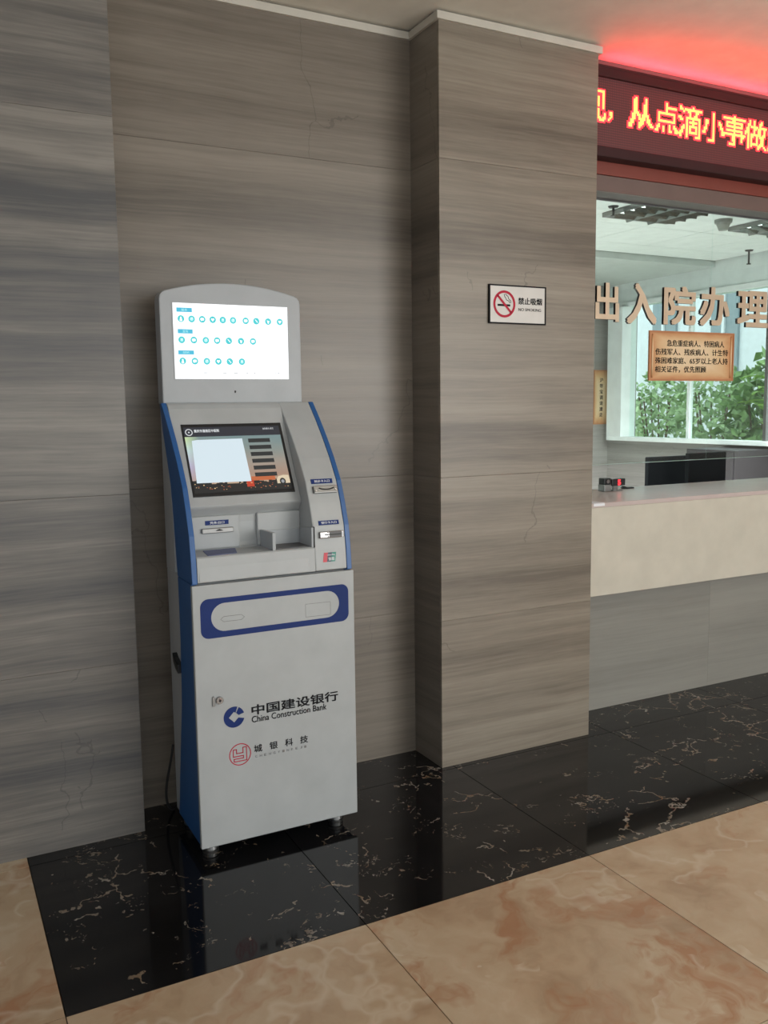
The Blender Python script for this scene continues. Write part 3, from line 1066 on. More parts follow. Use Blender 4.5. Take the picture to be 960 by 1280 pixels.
def pictogram(bm, kind, x, z, y):
    r = 0.0078
    if kind == 0:      # person
        disc(bm, x, z + 0.0035, 0.0030, y, 1, 12)
        quad(bm, [(x - 0.0045, z - 0.0080), (x + 0.0045, z - 0.0080), (x + 0.0035, z + 0.0005), (x - 0.0035, z + 0.0005)], y, 1)
    elif kind == 1:    # dial
        disc(bm, x, z, 0.0062, y, 2, 14)
        quad(bm, [(x - 0.001, z), (x + 0.001, z), (x + 0.004, z + 0.005), (x + 0.002, z + 0.005)], y - 0.0001, 1)
    elif kind == 2:    # speech bubble / card
        quad(bm, stadium(x - 0.0062, x + 0.0062, z - 0.0040, z + 0.0048, 0.003, 3), y, 1)
        quad(bm, [(x - 0.004, z - 0.0062), (x + 0.001, z - 0.0035), (x - 0.003, z - 0.003)], y, 1)
    elif kind == 3:    # heart / shield
        quad(bm, [(x, z - 0.0062), (x + 0.0058, z + 0.001), (x + 0.0042, z + 0.0048), (x, z + 0.003), (x - 0.0042, z + 0.0048), (x - 0.0058, z + 0.001)], y, 1)
    elif kind == 4:    # pen
        quad(bm, [(x - 0.0052, z + 0.0052), (x - 0.0022, z + 0.0052), (x + 0.0055, z - 0.0035), (x + 0.0038, z - 0.0055)], y, 1)
    elif kind == 5:    # figure with raised arms
        quad(bm, [(x - 0.0012, z - 0.0070), (x + 0.0022, z - 0.0070), (x + 0.0048, z + 0.0035), (x + 0.0012, z + 0.0015), (x - 0.0045, z + 0.0048)], y, 1)
    else:              # sheet
        quad(bm, [(x - 0.0042, z - 0.0052), (x + 0.0046, z - 0.0052), (x + 0.0046, z + 0.0052), (x - 0.0042, z + 0.0052)], y, 2)
        quad(bm, [(x - 0.0025, z + 0.001), (x + 0.003, z + 0.001), (x + 0.003, z + 0.0025), (x - 0.0025, z + 0.0025)], y - 0.0001, 1)


rows = [(1.738, [-0.976, -0.940, -0.904, -0.868, -0.833, -0.797, -0.752, -0.714, -0.671, -0.628], [0, 1, 2, 3, 6, 1, 2, 4, 5, 3]),
        (1.669, [-0.976, -0.935, -0.894, -0.855, -0.814, -0.771, -0.728], [6, 2, 1, 2, 4, 5, 2]),
        (1.5995, [-0.975, -0.934, -0.893, -0.853, -0.813, -0.770], [0, 2, 1, 3, 4, 6])]
for zr, xs, ks in rows:
    for x, k in zip(xs, ks):
        bm = bm_new()
        disc(bm, x, zr, 0.0112, SY, 0, 22)
        pictogram(bm, k, x, zr, SY - 0.0002)
        obj('icon', bm, ['cyan', 'screen_white', 'cyan_light'], scr, recalc=False)
        lx = bm_new()
        box(lx, x - 0.009, x + 0.009, SY - 0.0001, SY + 0.0003, zr - 0.0185, zr - 0.0172)
        lx.free()
for (x0, x1, z0, z1), s in zip(((-0.990, -0.938, 1.760, 1.774), (-0.988, -0.938, 1.690, 1.704), (-0.989, -0.936, 1.621, 1.6345)), ('服务', '查询', '自助机')):
    bm = bm_new()
    box(bm, x0, x1, SY - 0.0001, SY + 0.0003, z0, z1)
    tg = obj('heading_tag', bm, 'tag_blue', scr)
    bm = bm_new()
    text_bm(bm, s, (x0 + 0.016, SY - 0.0006, z0 + 0.0028), X, Z, (x1 - x0) - 0.032, z1 - z0 - 0.0056, 0.0, 0.0002)
    obj('lettering', bm, 'cyan_light', scr, recalc=False)
for a, b_ in ((-0.905, -0.893), (-0.838, -0.826), (-0.800, -0.786), (-0.755, -0.749), (-0.728, -0.722), (-0.649, -0.645), (-0.640, -0.634)):
    bm = bm_new()
    box(bm, a, b_, SY, SY + 0.0003, 1.5598, 1.5622)
    obj('footer_line', bm, 'screen_grey', scr)

# touch screen on the slanted bay: local axes u (across) and v (down the slope)
A0 = Vector((0, -0.02, 1.389))
DV = Vector((0, -0.125, -0.229)).normalized()
NV = Vector((1, 0, 0)).cross(-DV)


def sp(u, v, lift=0.0):
    return A0 + DV * v + NV * lift + Vector((u, 0, 0))


def splate(bm, u0, u1, v0, v1, lift, thick=0.0004, mi=0):
    a = [bm.verts.new(sp(u, v, lift)) for u, v in ((u0, v1), (u1, v1), (u1, v0), (u0, v0))]
    b_ = [bm.verts.new(sp(u, v, lift - thick)) for u, v in ((u0, v1), (u1, v1), (u1, v0), (u0, v0))]
    f = bm.faces.new(a)
    f.material_index = mi
    for i in range(4):
        bm.faces.new((a[(i + 1) % 4], a[i], b_[i], b_[(i + 1) % 4])).material_index = mi
    bm.faces.new(b_[::-1]).material_index = mi
    return f


TU0, TU1, TV0, TV1 = -1.007, -0.659, 0.0, 0.262
bm = bm_new()
splate(bm, TU0, TU1, TV0, TV1, 0.0022, 0.006)
ts = obj('touch_screen', bm, 'black_plastic', kiosk, bevel=0.001, label='lower touch screen showing a dusk city page')
bm = bm_new()
uv = bm.loops.layers.uv.new('UVMap')
f = bm.faces.new([bm.verts.new(sp(u, v, 0.0028)) for u, v in ((TU0 + 0.006, 0.247), (TU1 - 0.010, 0.247), (TU1 - 0.010, 0.047), (TU0 + 0.006, 0.047))])
for l, c in zip(f.loops, ((0, 0), (1, 0), (1, 1), (0, 1))):
    l[uv].uv = c
obj('page_picture', bm, 'touch_picture', ts, recalc=False)
bm = bm_new()
splate(bm, TU0 + 0.006, TU1 - 0.010, 0.012, 0.047, 0.0030)
obj('page_header', bm, 'ui_grey', ts, recalc=False)
bm = bm_new()
for k in range(32):
    a0, a1 = 2 * math.pi * k / 32, 2 * math.pi * (k + 1) / 32
    bm.faces.new([bm.verts.new(sp(-0.9845 + r_ * math.cos(a), 0.0305 - r_ * math.sin(a), 0.0034)) for r_, a in ((0.0125, a0), (0.0125, a1), (0.0095, a1), (0.0095, a0))])
bm.faces.new([bm.verts.new(sp(-0.9845 + 0.003 * math.cos(a), 0.0305 - 0.003 * math.sin(a), 0.0034)) for a in [2 * math.pi * k / 10 for k in range(10)]])
obj('page_emblem', bm, 'ui_white', ts, recalc=False)


def stext(s, u0, u1, v0, v1, mat, bold=0.0):
    bm = bm_new()
    text_bm(bm, s, sp(u0, v1, 0.0034), X, -DV, u1 - u0, v1 - v0, bold, 0.0002)
    obj('lettering', bm, mat, ts, recalc=False)


stext('重庆市潼南区中医院', -0.967, -0.882, 0.0205, 0.0315, 'ui_white', 0.02)
stext('自助服务 首页', -0.728, -0.690, 0.019, 0.026, 'ui_white', 0.0)
# skyline silhouettes, lights, the floating white panel, the buttons, a parked car
bm = bm_new()
rr = random.Random(5)
u = TU0 + 0.006
while u < TU1 - 0.012:
    w = rr.uniform(0.006, 0.016)
    splate(bm, u, min(u + w, TU1 - 0.010), 0.222 - rr.uniform(0.0, 0.022) * (1 if u < -0.9 or u > -0.83 else 0.4), 0.2475, 0.0031)
    u += w
splate(bm, TU0 + 0.006, TU1 - 0.010, 0.238, 0.250, 0.0033)
obj('skyline', bm, 'ui_black', ts, recalc=False)
bm = bm_new()
for k in range(46):
    u = rr.uniform(TU0 + 0.01, TU1 - 0.02)
    v = rr.uniform(0.214, 0.240)
    w = rr.uniform(0.0015, 0.005)
    splate(bm, u, u + w, v, v + rr.uniform(0.001, 0.003), 0.0036, mi=0 if rr.random() < 0.5 else 1)
obj('city_lights', bm, ['ui_gold', 'ui_orange'], ts, recalc=False, kind='stuff')
bm = bm_new()
splate(bm, -0.803, -0.720, 0.199, 0.214, 0.0034)
splate(bm, -0.822, -0.797, 0.212, 0.235, 0.00345, mi=1)
obj('lit_bridge', bm, ['ui_orange', 'ui_red'], ts, recalc=False)
bm = bm_new()
bm.faces.new([bm.verts.new(sp(a, b_, 0.0040)) for a, b_ in ((-0.9885, 0.2145), (-0.805, 0.216), (-0.808, 0.058), (-0.962, 0.059), (-0.980, 0.062))])
obj('pop_up_panel', bm, (M.setdefault('popup', glow('popup_pale_blue', (0.72, 0.85, 0.92), 0.98)) and 'popup'), ts, recalc=False)
for k in range(6):
    v = 0.0595 + k * 0.0253
    bm = bm_new()
    splate(bm, -0.788, -0.711, v, v + 0.0145, 0.0042)
    obj('menu_button', bm, 'ui_button', ts, recalc=False)
bm = bm_new()
car = [(-0.716, 0.229), (-0.716, 0.214), (-0.709, 0.203), (-0.690, 0.199), (-0.672, 0.200), (-0.670, 0.229)]
bm.faces.new([bm.verts.new(sp(a, b_, 0.0037)) for a, b_ in car][::-1])
cf = [(-0.696 + 0.0105 * math.cos(t), 0.222 + 0.0125 * math.sin(t)) for t in [2 * math.pi * i / 16 for i in range(16)]]
bm.faces.new([bm.verts.new(sp(a, b_, 0.0041)) for a, b_ in cf][::-1]).material_index = 1
cf = [(-0.696 + 0.0055 * math.cos(t), 0.222 + 0.0065 * math.sin(t)) for t in [2 * math.pi * i / 12 for i in range(12)]]
bm.faces.new([bm.verts.new(sp(a, b_, 0.0043)) for a, b_ in cf][::-1]).material_index = 2
obj('car_picture', bm, ['ui_cream', 'ui_black', 'screen_grey'], ts, recalc=False)

# side latch and adjustable feet
bm = bm_new()
prism(bm, [(-0.028, 0.632), (-0.05, 0.620), (-0.093, 0.606), (-0.093, 0.576), (-0.06, 0.585), (-0.034, 0.604)], KX0 - 0.012, KX0 + 0.006)
obj('side_latch', bm, 'black_plastic', kiosk, bevel=0.002)
for fx in (-1.010, -0.562):
    for fy in (-0.205, 0.02):
        bm = bm_new()
        for z0, z1, ra, rb in ((0.0, 0.010, 0.026, 0.027), (0.010, 0.014, 0.022, 0.022), (0.014, 0.024, 0.027, 0.026), (0.024, 0.028, 0.020, 0.020), (0.028, 0.052, 0.024, 0.024)):
            cyl(bm, (fx, fy, z0), (fx, fy, z1), ra, rb, 24)
        obj('levelling_foot', bm, 'satin_metal', kiosk)

# mains cable behind the kiosk
bm = bm_new()
pts = []
for i in range(25):
    t = i / 24
    pts.append((-1.050 - 0.012 * math.sin(t * 5) - 0.014 * math.sin(math.pi * t), 0.085 + 0.07 * t, 0.27 - 0.262 * math.sin(math.pi * min(1, t * 1.15) / 2) ** 0.8))
tube(bm, pts, 0.0045)
obj('power_cable', bm, 'rubber', origin=(-1.05, 0.1, 0.0), smooth=True, label='black mains cable looping down behind the white kiosk', category='cable')

# ------------------------------------------------------------------ no-smoking sign on the pillar
sg = thing('no_smoking_sign', (0.355, 0.0, 1.757), 'white framed no-smoking sign with red crossed circle on the pillar', 'sign')
bm = bm_new()
ring_plate(bm, [(0.2175, 1.757), (0.4905, 1.757), (0.4905, 1.906), (0.2175, 1.906)], [(0.2225, 1.762), (0.4855, 1.762), (0.4855, 1.901), (0.2225, 1.901)], -0.009, -0.0002)
obj('frame', bm, 'ink', sg)
bm = bm_new()
box(bm, 0.2225, 0.4855, -0.0065, -0.0003, 1.762, 1.901)
obj('panel', bm, 'sign_white', sg)
sx_, sz_, y_ = 0.2895, 1.8325, -0.0070
bm = bm_new()
ring_plate(bm, [(sx_ + 0.052 * math.cos(i * math.pi / 20), sz_ + 0.052 * math.sin(i * math.pi / 20)) for i in range(40)],
           [(sx_ + 0.0425 * math.cos(i * math.pi / 20), sz_ + 0.0425 * math.sin(i * math.pi / 20)) for i in range(40)], y_ - 0.0004, -0.0066)
k = 0.0046 / math.sqrt(2)
e = 0.0455 / math.sqrt(2)
quad(bm, [(sx_ - e - k, sz_ + e - k), (sx_ + e - k, sz_ - e - k), (sx_ + e + k, sz_ - e + k), (sx_ - e + k, sz_ + e + k)], y_ - 0.0004)
obj('ban_mark', bm, 'ink_red', sg, recalc=False)
bm = bm_new()
box(bm, sx_ - 0.032, sx_ + 0.028, y_, -0.0066, sz_ - 0.0085, sz_ - 0.0005)
sm = [(sx_ + 0.025, sz_ + 0.004), (sx_ + 0.022, sz_ + 0.012), (sx_ + 0.010, sz_ + 0.016), (sx_ + 0.006, sz_ + 0.024), (sx_ + 0.001, sz_ + 0.030), (sx_ - 0.001, sz_ + 0.038)]
sm2 = [(sx_ + 0.030, sz_ + 0.004), (sx_ + 0.030, sz_ + 0.013), (sx_ + 0.020, sz_ + 0.021), (sx_ + 0.017, sz_ + 0.030), (sx_ + 0.009, sz_ + 0.034), (sx_ + 0.005, sz_ + 0.040)]
for line in (sm, sm2):
    tube(bm, [(a, y_ + 0.0003, b_) for a, b_ in line], 0.0013, 6)
obj('cigarette_picture', bm, 'ink', sg)
lettering('禁止吸烟', 0.3555, 0.4705, 1.8335, 1.8605, -0.0072, 'ink', sg, 0.012)
lettering('NO SMOKING', 0.3565, 0.4665, 1.8085, 1.8195, -0.0072, 'ink', sg, 0.0)

# ------------------------------------------------------------------ LED message board
led = thing('led_message_board', (2.4, 0.05, 2.443), 'long dark red LED message board with yellow characters over the service window', 'sign')
LX0, LX1 = W_P + 0.004, 4.2
bm = bm_new()
box(bm, LX0, LX1, 0.036, 0.100, 2.772, 2.806)
box(bm, LX0, LX1, 0.036, 0.043, 2.806, 2.8175)
obj('frame_rail', bm, 'led_frame', led, bevel=0.002)
bm = bm_new()
box(bm, LX0, LX1, 0.036, 0.100, 2.457, 2.500)
obj('frame_rail', bm, 'led_frame', led, bevel=0.004)
bm = bm_new()
box(bm, LX1 - 0.03, LX1, 0.036, 0.100, 2.500, 2.772)
obj('frame_rail', bm, 'led_frame', led, bevel=0.004)
bm = bm_new()
box(bm, LX0, LX1 - 0.03, 0.050, 0.098, 2.500, 2.772)
obj('display_panel', bm, 'led_panel', led)
# lip and red tube on top: the tube throws the red light on the ceiling
bm = bm_new()
cyl(bm, (LX0 + 0.03, 0.095, 2.8105), (LX1, 0.095, 2.8105), 0.004, seg=8)
obj('neon_tube', bm, 'red_tube', led)
bm = bm_new()
box(bm, LX0, LX1, 0.100, 0.110, 2.60, 2.810)
obj('rear_plate', bm, 'led_frame', led)
tl = bpy.data.lights.new('neon_tube_light', 'AREA')
tl.shape = 'RECTANGLE'
tl.size, tl.size_y, tl.energy, tl.color = LX1 - LX0 - 0.1, 0.01, 9.0, (1.0, 0.03, 0.05)
to = bpy.data.objects.new('neon_tube_light', tl)
C.objects.link(to)
to.location = ((LX0 + LX1) / 2 + 0.05, 0.084, 2.8125)
to.rotation_euler = (Vector((0, -0.75, 0.66))).to_track_quat('-Z', 'Y').to_euler()

CELL = 0.138


def led_dots(ch, x0, z0, w, h, rows_, cols, bm, bold=0.0):
    me = text_mesh(ch, bold)
    vs = [v.co.copy() for v in me.vertices]
    if not vs:
        return
    bv = BVHTree.FromPolygons(vs, [tuple(p.vertices) for p in me.polygons])
    mx0, mx1 = min(v.x for v in vs), max(v.x for v in vs)
    my0, my1 = min(v.y for v in vs), max(v.y for v in vs)
    bpy.data.meshes.remove(me)
    sx, sz = w / cols, h / rows_
    for i in range(cols):
        for j in range(rows_):
            hit = 0
            for a in (0.2, 0.5, 0.8):
                for b_ in (0.2, 0.5, 0.8):
                    p = Vector((mx0 + (i + a) / cols * (mx1 - mx0), my0 + (j + b_) / rows_ * (my1 - my0), 1.0))
                    if bv.ray_cast(p, Vector((0, 0, -1)))[0] is not None:
                        hit += 1
            if hit >= 4:
                quad(bm, [(x0 + (i + 0.04) * sx, z0 + (j + 0.04) * sz), (x0 + (i + 0.96) * sx, z0 + (j + 0.04) * sz), (x0 + (i + 0.96) * sx, z0 + (j + 0.96) * sz), (x0 + (i + 0.04) * sx, z0 + (j + 0.96) * sz)], 0.0478)
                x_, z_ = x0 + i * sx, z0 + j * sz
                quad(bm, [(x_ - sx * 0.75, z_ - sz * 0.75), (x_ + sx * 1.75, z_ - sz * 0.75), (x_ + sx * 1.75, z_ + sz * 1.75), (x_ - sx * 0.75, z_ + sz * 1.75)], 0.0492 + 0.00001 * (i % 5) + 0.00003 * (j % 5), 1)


for ch, x0, w, z0, h in (('现', 0.705, 0.127, 2.600, 0.12), ('，', 0.845, 0.022, 2.605, 0.036), ('从', 0.957, 0.138, 2.598, 0.122), ('点', 1.105, 0.132, 2.600, 0.120), ('滴', 1.239, 0.140, 2.594, 0.128),
                         ('小', 1.384, 0.136, 2.594, 0.122), ('事', 1.513, 0.140, 2.594, 0.126), ('做', 1.650, 0.142, 2.593, 0.124), ('起', 1.803, 0.138, 2.594, 0.124), ('，', 1.950, 0.022, 2.600, 0.036),
                         ('微', 2.10, 0.138, 2.594, 0.124), ('笑', 2.245, 0.138, 2.594, 0.124), ('服', 2.39, 0.138, 2.594, 0.124), ('务', 2.535, 0.138, 2.594, 0.124)):
    bm = bm_new()
    led_dots(ch, x0, z0, w, h, 15 if h > 0.1 else 5, 15 if h > 0.1 else 3, bm)
    # dots left of the cabinet's end do not exist
    if x0 < LX0:
        bmesh.ops.delete(bm, geom=[f for f in bm.faces if min(v.co.x for v in f.verts) < LX0], context='FACES')
    obj('led_character', bm, ['led_dot', 'led_halo'], led, recalc=False)

# ------------------------------------------------------------------ service counter
ct = thing('service_counter', (2.8, 0.25, 0.585), 'long cream stone service counter projecting from the grey wall', 'counter')
bm = bm_new()
box(bm, W_P + 0.002, 4.75, 0.100, 0.235, 0.586, 0.985)
obj('front_panel', bm, 'counter_cream', ct, bevel=0.002)
bm = bm_new()
box(bm, W_P + 0.002, 4.75, 0.098, 0.615, 0.985, 1.005)
obj('countertop', bm, 'counter_top', ct, bevel=0.002)

# counter glass
GXS = [W_P + 0.004, 1.687, 2.625, 3.565, 4.72]
for i, (a, b_) in enumerate(zip(GXS, GXS[1:])):
    bm = bm_new()
    box(bm, a, b_ - 0.004, 0.246, 0.254, 1.163, 2.347)
    nm = ['first', 'second', 'third', 'fourth'][i]
    gp = obj('glass_pane', bm, 'glass', origin=(a, 0.25, 1.163), label='clear counter glass pane, %s from the stone pillar, with a gap below' % nm, category='glass pane', group='glass panes over the counter')
    bm = bm_new()
    box(bm, a, b_ - 0.004, 0.2458, 0.2542, 1.1606, 1.1629)
    obj('polished_edge', bm, 'glass_edge', gp)

# raised gold characters on the glass
for i, (ch, x0, x1, z0, z1, wd) in enumerate((('出', 0.952, 1.090, 1.810, 1.982, 'leftmost of five, like two stacked forks'), ('入', 1.137, 1.319, 1.804, 1.990, 'second of five, two leaning strokes'),
                                              ('院', 1.363, 1.571, 1.808, 1.988, 'middle one of five, over the parchment notice'), ('办', 1.597, 1.798, 1.809, 1.995, 'fourth of five, right of the middle one'),
                                              ('理', 1.852, 2.071, 1.812, 1.990, 'rightmost of five in view'))):
    bm = bm_new()
    text_bm(bm, ch, (x0, 0.2455, z0), X, Z, x1 - x0, z1 - z0, 0.026, 0.013, 0, 1)
    obj('sign_character', bm, ['gold', 'letter_side'], origin=(x0, 0.245, z0), recalc=False, label='raised gold Chinese character on the glass, ' + wd, category='letter', group='raised gold characters on the counter glass')

# parchment-style notice on the glass
nt_ = thing('notice', (1.56, 0.245, 1.549), 'wide parchment-coloured notice with four lines of writing on the counter glass', 'notice')
bm = bm_new()
box(bm, 1.287, 1.838, 0.2395, 0.2450, 1.549, 1.776)
obj('board', bm, 'parchment', nt_)
bm = bm_new()
ring_plate(bm, [(1.283, 1.546), (1.842, 1.546), (1.842, 1.779), (1.283, 1.779)], [(1.289, 1.554), (1.836, 1.554), (1.836, 1.771), (1.289, 1.771)], 0.2365, 0.2452)
obj('rim', bm, 'parch_edge', nt_)
for xx in (1.303, 1.822):
    bm = bm_new()
    cyl(bm, (xx, 0.2395, 1.560), (xx, 0.2395, 1.764), 0.005, seg=12)
    obj('scroll_roll', bm, 'parchment', nt_, smooth=True)
for s, a, b_, z in (('急危重症病人、特困病人', 1.395, 1.775, 1.708), ('伤残军人、残疾病人、计生特', 1.322, 1.802, 1.667), ('殊困难家庭、65岁以上老人持', 1.322, 1.802, 1.626), ('相关证件，优先照顾', 1.322, 1.655, 1.585)):
    lettering(s, a, b_, z, z + 0.0305, 0.2392, 'ink', nt_, 0.008)

# small things on the countertop
qd = thing('queue_display', (1.345, 0.50, 1.005), 'small black counter display lit with a red figure', 'display')
bm = bm_new()
box(bm, 1.298, 1.385, 0.49, 0.52, 1.030, 1.065)
obj('housing', bm, 'black_plastic', qd, bevel=0.003)
bm = bm_new()
box(bm, 1.315, 1.345, 0.50, 0.512, 1.009, 1.031)
box(bm, 1.300, 1.362, 0.485, 0.53, 1.005, 1.010)
obj('stand', bm, 'satin_metal', qd)
lettering('5', 1.334, 1.353, 1.034, 1.061, 0.4894, 'red_digit', qd, 0.03, name='digit')
ic = thing('counter_intercom', (1.262, 0.50, 1.005), 'small silver device with black head left of the red display', 'intercom')
bm = bm_new()
box(bm, 1.240, 1.285, 0.48, 0.53, 1.005, 1.040)
obj('body', bm, 'satin_metal', ic, bevel=0.003)
bm = bm_new()
box(bm, 1.240, 1.285, 0.484, 0.526, 1.041, 1.072)
obj('head', bm, 'black_plastic', ic, bevel=0.004)
bm = bm_new()
cyl(bm, (1.262, 0.486, 1.056), (1.262, 0.479, 1.056), 0.010, seg=16)
obj('lens', bm, 'chrome', ic)
bm = bm_new()
box(bm, 1.425, 1.49, 0.54, 0.57, 1.005, 1.012)
prism(bm, [(1.425, 1.012), (1.450, 1.012), (1.428, 1.020)], 0.545, 0.565, axis='y')
obj('stapler', bm, 'black_plastic', origin=(1.45, 0.555, 1.005), label='small flat black stapler lying on the countertop', category='stapler')
bm = bm_new()
box(bm, 0.843, 0.905, 0.0965, 0.0978, 0.992, 1.004)
box(bm, 0.843, 0.905, 0.0965, 0.170, 1.0051, 1.0062)
obj('paper_label', bm, 'print_white', origin=(0.87, 0.1, 1.0), label='small pale paper label stuck on the counter edge beside the pillar', category='label')

# ------------------------------------------------------------------ office behind the glass
OX1, OY1, OZ = 4.90, 4.60, 2.75
bm = bm_new()
box(bm, W_P - 0.2, OX1 + 0.4, 0.42, OY1 + 0.2, -0.12, 0.0)
obj('floor_office', bm, 'office_floor', kind='structure')
bm = bm_new()
box(bm, W_P - 0.2, OX1, 0.42, OY1, OZ + 0.012, OZ + 0.10)
oc = obj('ceiling_office', bm, 'joint', kind='structure')
ct_me = {}
x = W_P
ys = [0.42 + 0.6 * i for i in range(5)] + [3.16]
nx = 7
for i in range(nx):
    xa, xb = W_P + i * 0.59, min(W_P + (i + 1) * 0.59, OX1)
    for ya, yb in zip(ys, ys[1:]):
        if (i == 3 and 1.5 < ya < 2.1) or (i == 5 and 1.5 < ya < 2.1):
            pass
        key = (round(xb - xa, 3), round(yb - ya, 3))
        if key not in ct_me:
            b2 = bm_new()
            box(b2, 0.0025, key[0] - 0.0025, 0.0025, key[1] - 0.0025, 0, 0.012)
            bmesh.ops.recalc_face_normals(b2, faces=b2.faces)
            me = bpy.data.meshes.new('ceiling_tile')
            b2.to_mesh(me)
            b2.free()
            me.materials.append(M['office_ceiling'])
            ct_me[key] = me
        put('ceiling_tile', ct_me[key], (xa, ya, OZ), oc)
bm = bm_new()
box(bm, W_P - 0.2, OX1, 3.17, OY1, OZ - 0.055, OZ + 0.012)
obj('trim_bulkhead', bm, 'office_bulkhead', kind='structure')
bm = bm_new()
box(bm, W_P - 0.2, OX1 + 0.4, OY1, OY1 + 0.15, 0, OZ + 0.1)
obj('wall_office_back', bm, 'stone_office', kind='structure')
bm = bm_new()
box(bm, W_P - 0.25, W_P - 0.1, 0.42, OY1, 0, OZ + 0.1)
obj('wall_office_left', bm, 'office_wall', kind='structure')
# right wall with the long garden window
WY0, WY1, WZ0, WZ1 = 0.7, 4.46, 1.095, 2.50
bm = bm_new()
box(bm, OX1, OX1 + 0.2, 0.42, OY1, 0.0, WZ0 - 0.03)
obj('wall_office_right', bm, 'stone_office', kind='structure')
bm = bm_new()
box(bm, OX1, OX1 + 0.2, 0.42, OY1, WZ1, OZ + 0.1)
box(bm, OX1, OX1 + 0.2, 0.42, WY0, WZ0 - 0.03, WZ1)
box(bm, OX1, OX1 + 0.2, WY1, OY1, WZ0 - 0.03, WZ1)
obj('wall_office_lintel', bm, 'office_wall', kind='structure')
win = obj('window_1', (lambda b: (box(b, OX1 - 0.10, OX1 + 0.1, WY0, WY1 + 0.05, WZ0 - 0.04, WZ0), box(b, OX1 - 0.10, OX1 + 0.1, WY1 - 0.17, WY1 + 0.05, WZ0, WZ1 - 0.05), box(b, OX1 - 0.02, OX1 + 0.1, WY0, WY1, WZ1 - 0.05, WZ1), box(b, OX1 - 0.05, OX1 + 0.1, WY0, WY0 + 0.06, WZ0, WZ1 - 0.05)) and b)(bm_new()), 'office_white', bevel=0.004, kind='structure')
for k, yy in enumerate((2.56, 3.46)):
    bm = bm_new()
    box(bm, OX1 + 0.0, OX1 + 0.05, yy - 0.016, yy + 0.016, WZ0, WZ1 - 0.05)
    obj('mullion', bm, 'office_white' if k else 'satin_metal', win)
for ya, yb in ((WY0 + 0.06, 2.538), (2.582, 3.438), (3.482, WY1 - 0.17)):
    bm = bm_new()
    box(bm, OX1 + 0.020, OX1 + 0.026, ya, yb, WZ0, WZ1 - 0.05)
    obj('pane', bm, 'window_glass', win)

# vertical notice on the office back wall
n2 = thing('wall_notice', (4.79, OY1 - 0.01, 1.229), 'narrow upright parchment notice on the office back wall behind the glass', 'notice')
bm = bm_new()
box(bm, 4.692, 4.893, OY1 - 0.012, OY1 - 0.001, 1.229, 1.802)
obj('board', bm, 'parchment', n2)
bm = bm_new()
ring_plate(bm, [(4.688, 1.225), (4.897, 1.225), (4.897, 1.806), (4.688, 1.806)], [(4.698, 1.235), (4.887, 1.235), (4.887, 1.796), (4.698, 1.796)], OY1 - 0.016, OY1 - 0.002)
obj('rim', bm, 'parch_edge', n2)
for i, ch in enumerate('沪带宝调请遵走'):
    z = 1.722 - i * 0.062
    lettering(ch, 4.768, 4.813, z - 0.045, z, OY1 - 0.0128, 'ink', n2, 0.014)

# grille lamps
M['lamp_tube'] = glow('fluorescent_tube', (0.92, 1.0, 0.97), 2.6)
for i, (x0, wd) in enumerate(((2.50, 'nearer the pillar'), (3.72, 'farther from the pillar'))):
    LXW, y0, LYW = 0.60, 0.79, 1.19
    gl_ = thing('grille_lamp', (x0 + LXW / 2, y0 + LYW / 2, OZ), 'mirror-louvred recessed ceiling lamp in the office, ' + wd, 'ceiling lamp', 'louvred lamps in the office ceiling')
    bm = bm_new()
    ring_plate(bm, [(x0, y0), (x0 + LXW, y0), (x0 + LXW, y0 + LYW), (x0, y0 + LYW)], [(x0 + 0.02, y0 + 0.02), (x0 + LXW - 0.02, y0 + 0.02), (x0 + LXW - 0.02, y0 + LYW - 0.02), (x0 + 0.02, y0 + LYW - 0.02)], 0.0, 0.03)
    for v in bm.verts:
        v.co = Vector((v.co.x, v.co.z, OZ - 0.031 + v.co.y))
    obj('frame', bm, 'satin_metal', gl_)
    bm = bm_new()
    box(bm, x0 + 0.02, x0 + LXW - 0.02, y0 + 0.02, y0 + LYW - 0.02, OZ - 0.0032, OZ - 0.0006)
    obj('reflector', bm, 'dark_grey', gl_)
    for k in (1, 3, 5):
        bm = bm_new()
        cyl(bm, (x0 + LXW * k / 6, y0 + 0.03, OZ - 0.012), (x0 + LXW * k / 6, y0 + LYW - 0.03, OZ - 0.012), 0.007, seg=8)
        obj('tube', bm, 'lamp_tube', gl_)
    for k in range(1, 12):
        yy = y0 + LYW * k / 12
        bm = bm_new()
        prism(bm, [(yy - 0.009, OZ - 0.019), (yy + 0.009, OZ - 0.019), (yy, OZ - 0.050)], x0 + 0.02, x0 + LXW - 0.02)
        obj('louvre', bm, 'louvre', gl_)
    for k in (1, 2):
        xx = x0 + LXW * k / 3
        bm = bm_new()
        prism(bm, [(xx - 0.014, OZ - 0.019), (xx + 0.014, OZ - 0.019), (xx, OZ - 0.054)], y0 + 0.02, y0 + LYW - 0.02, axis='y')
        obj('louvre', bm, 'louvre', gl_)

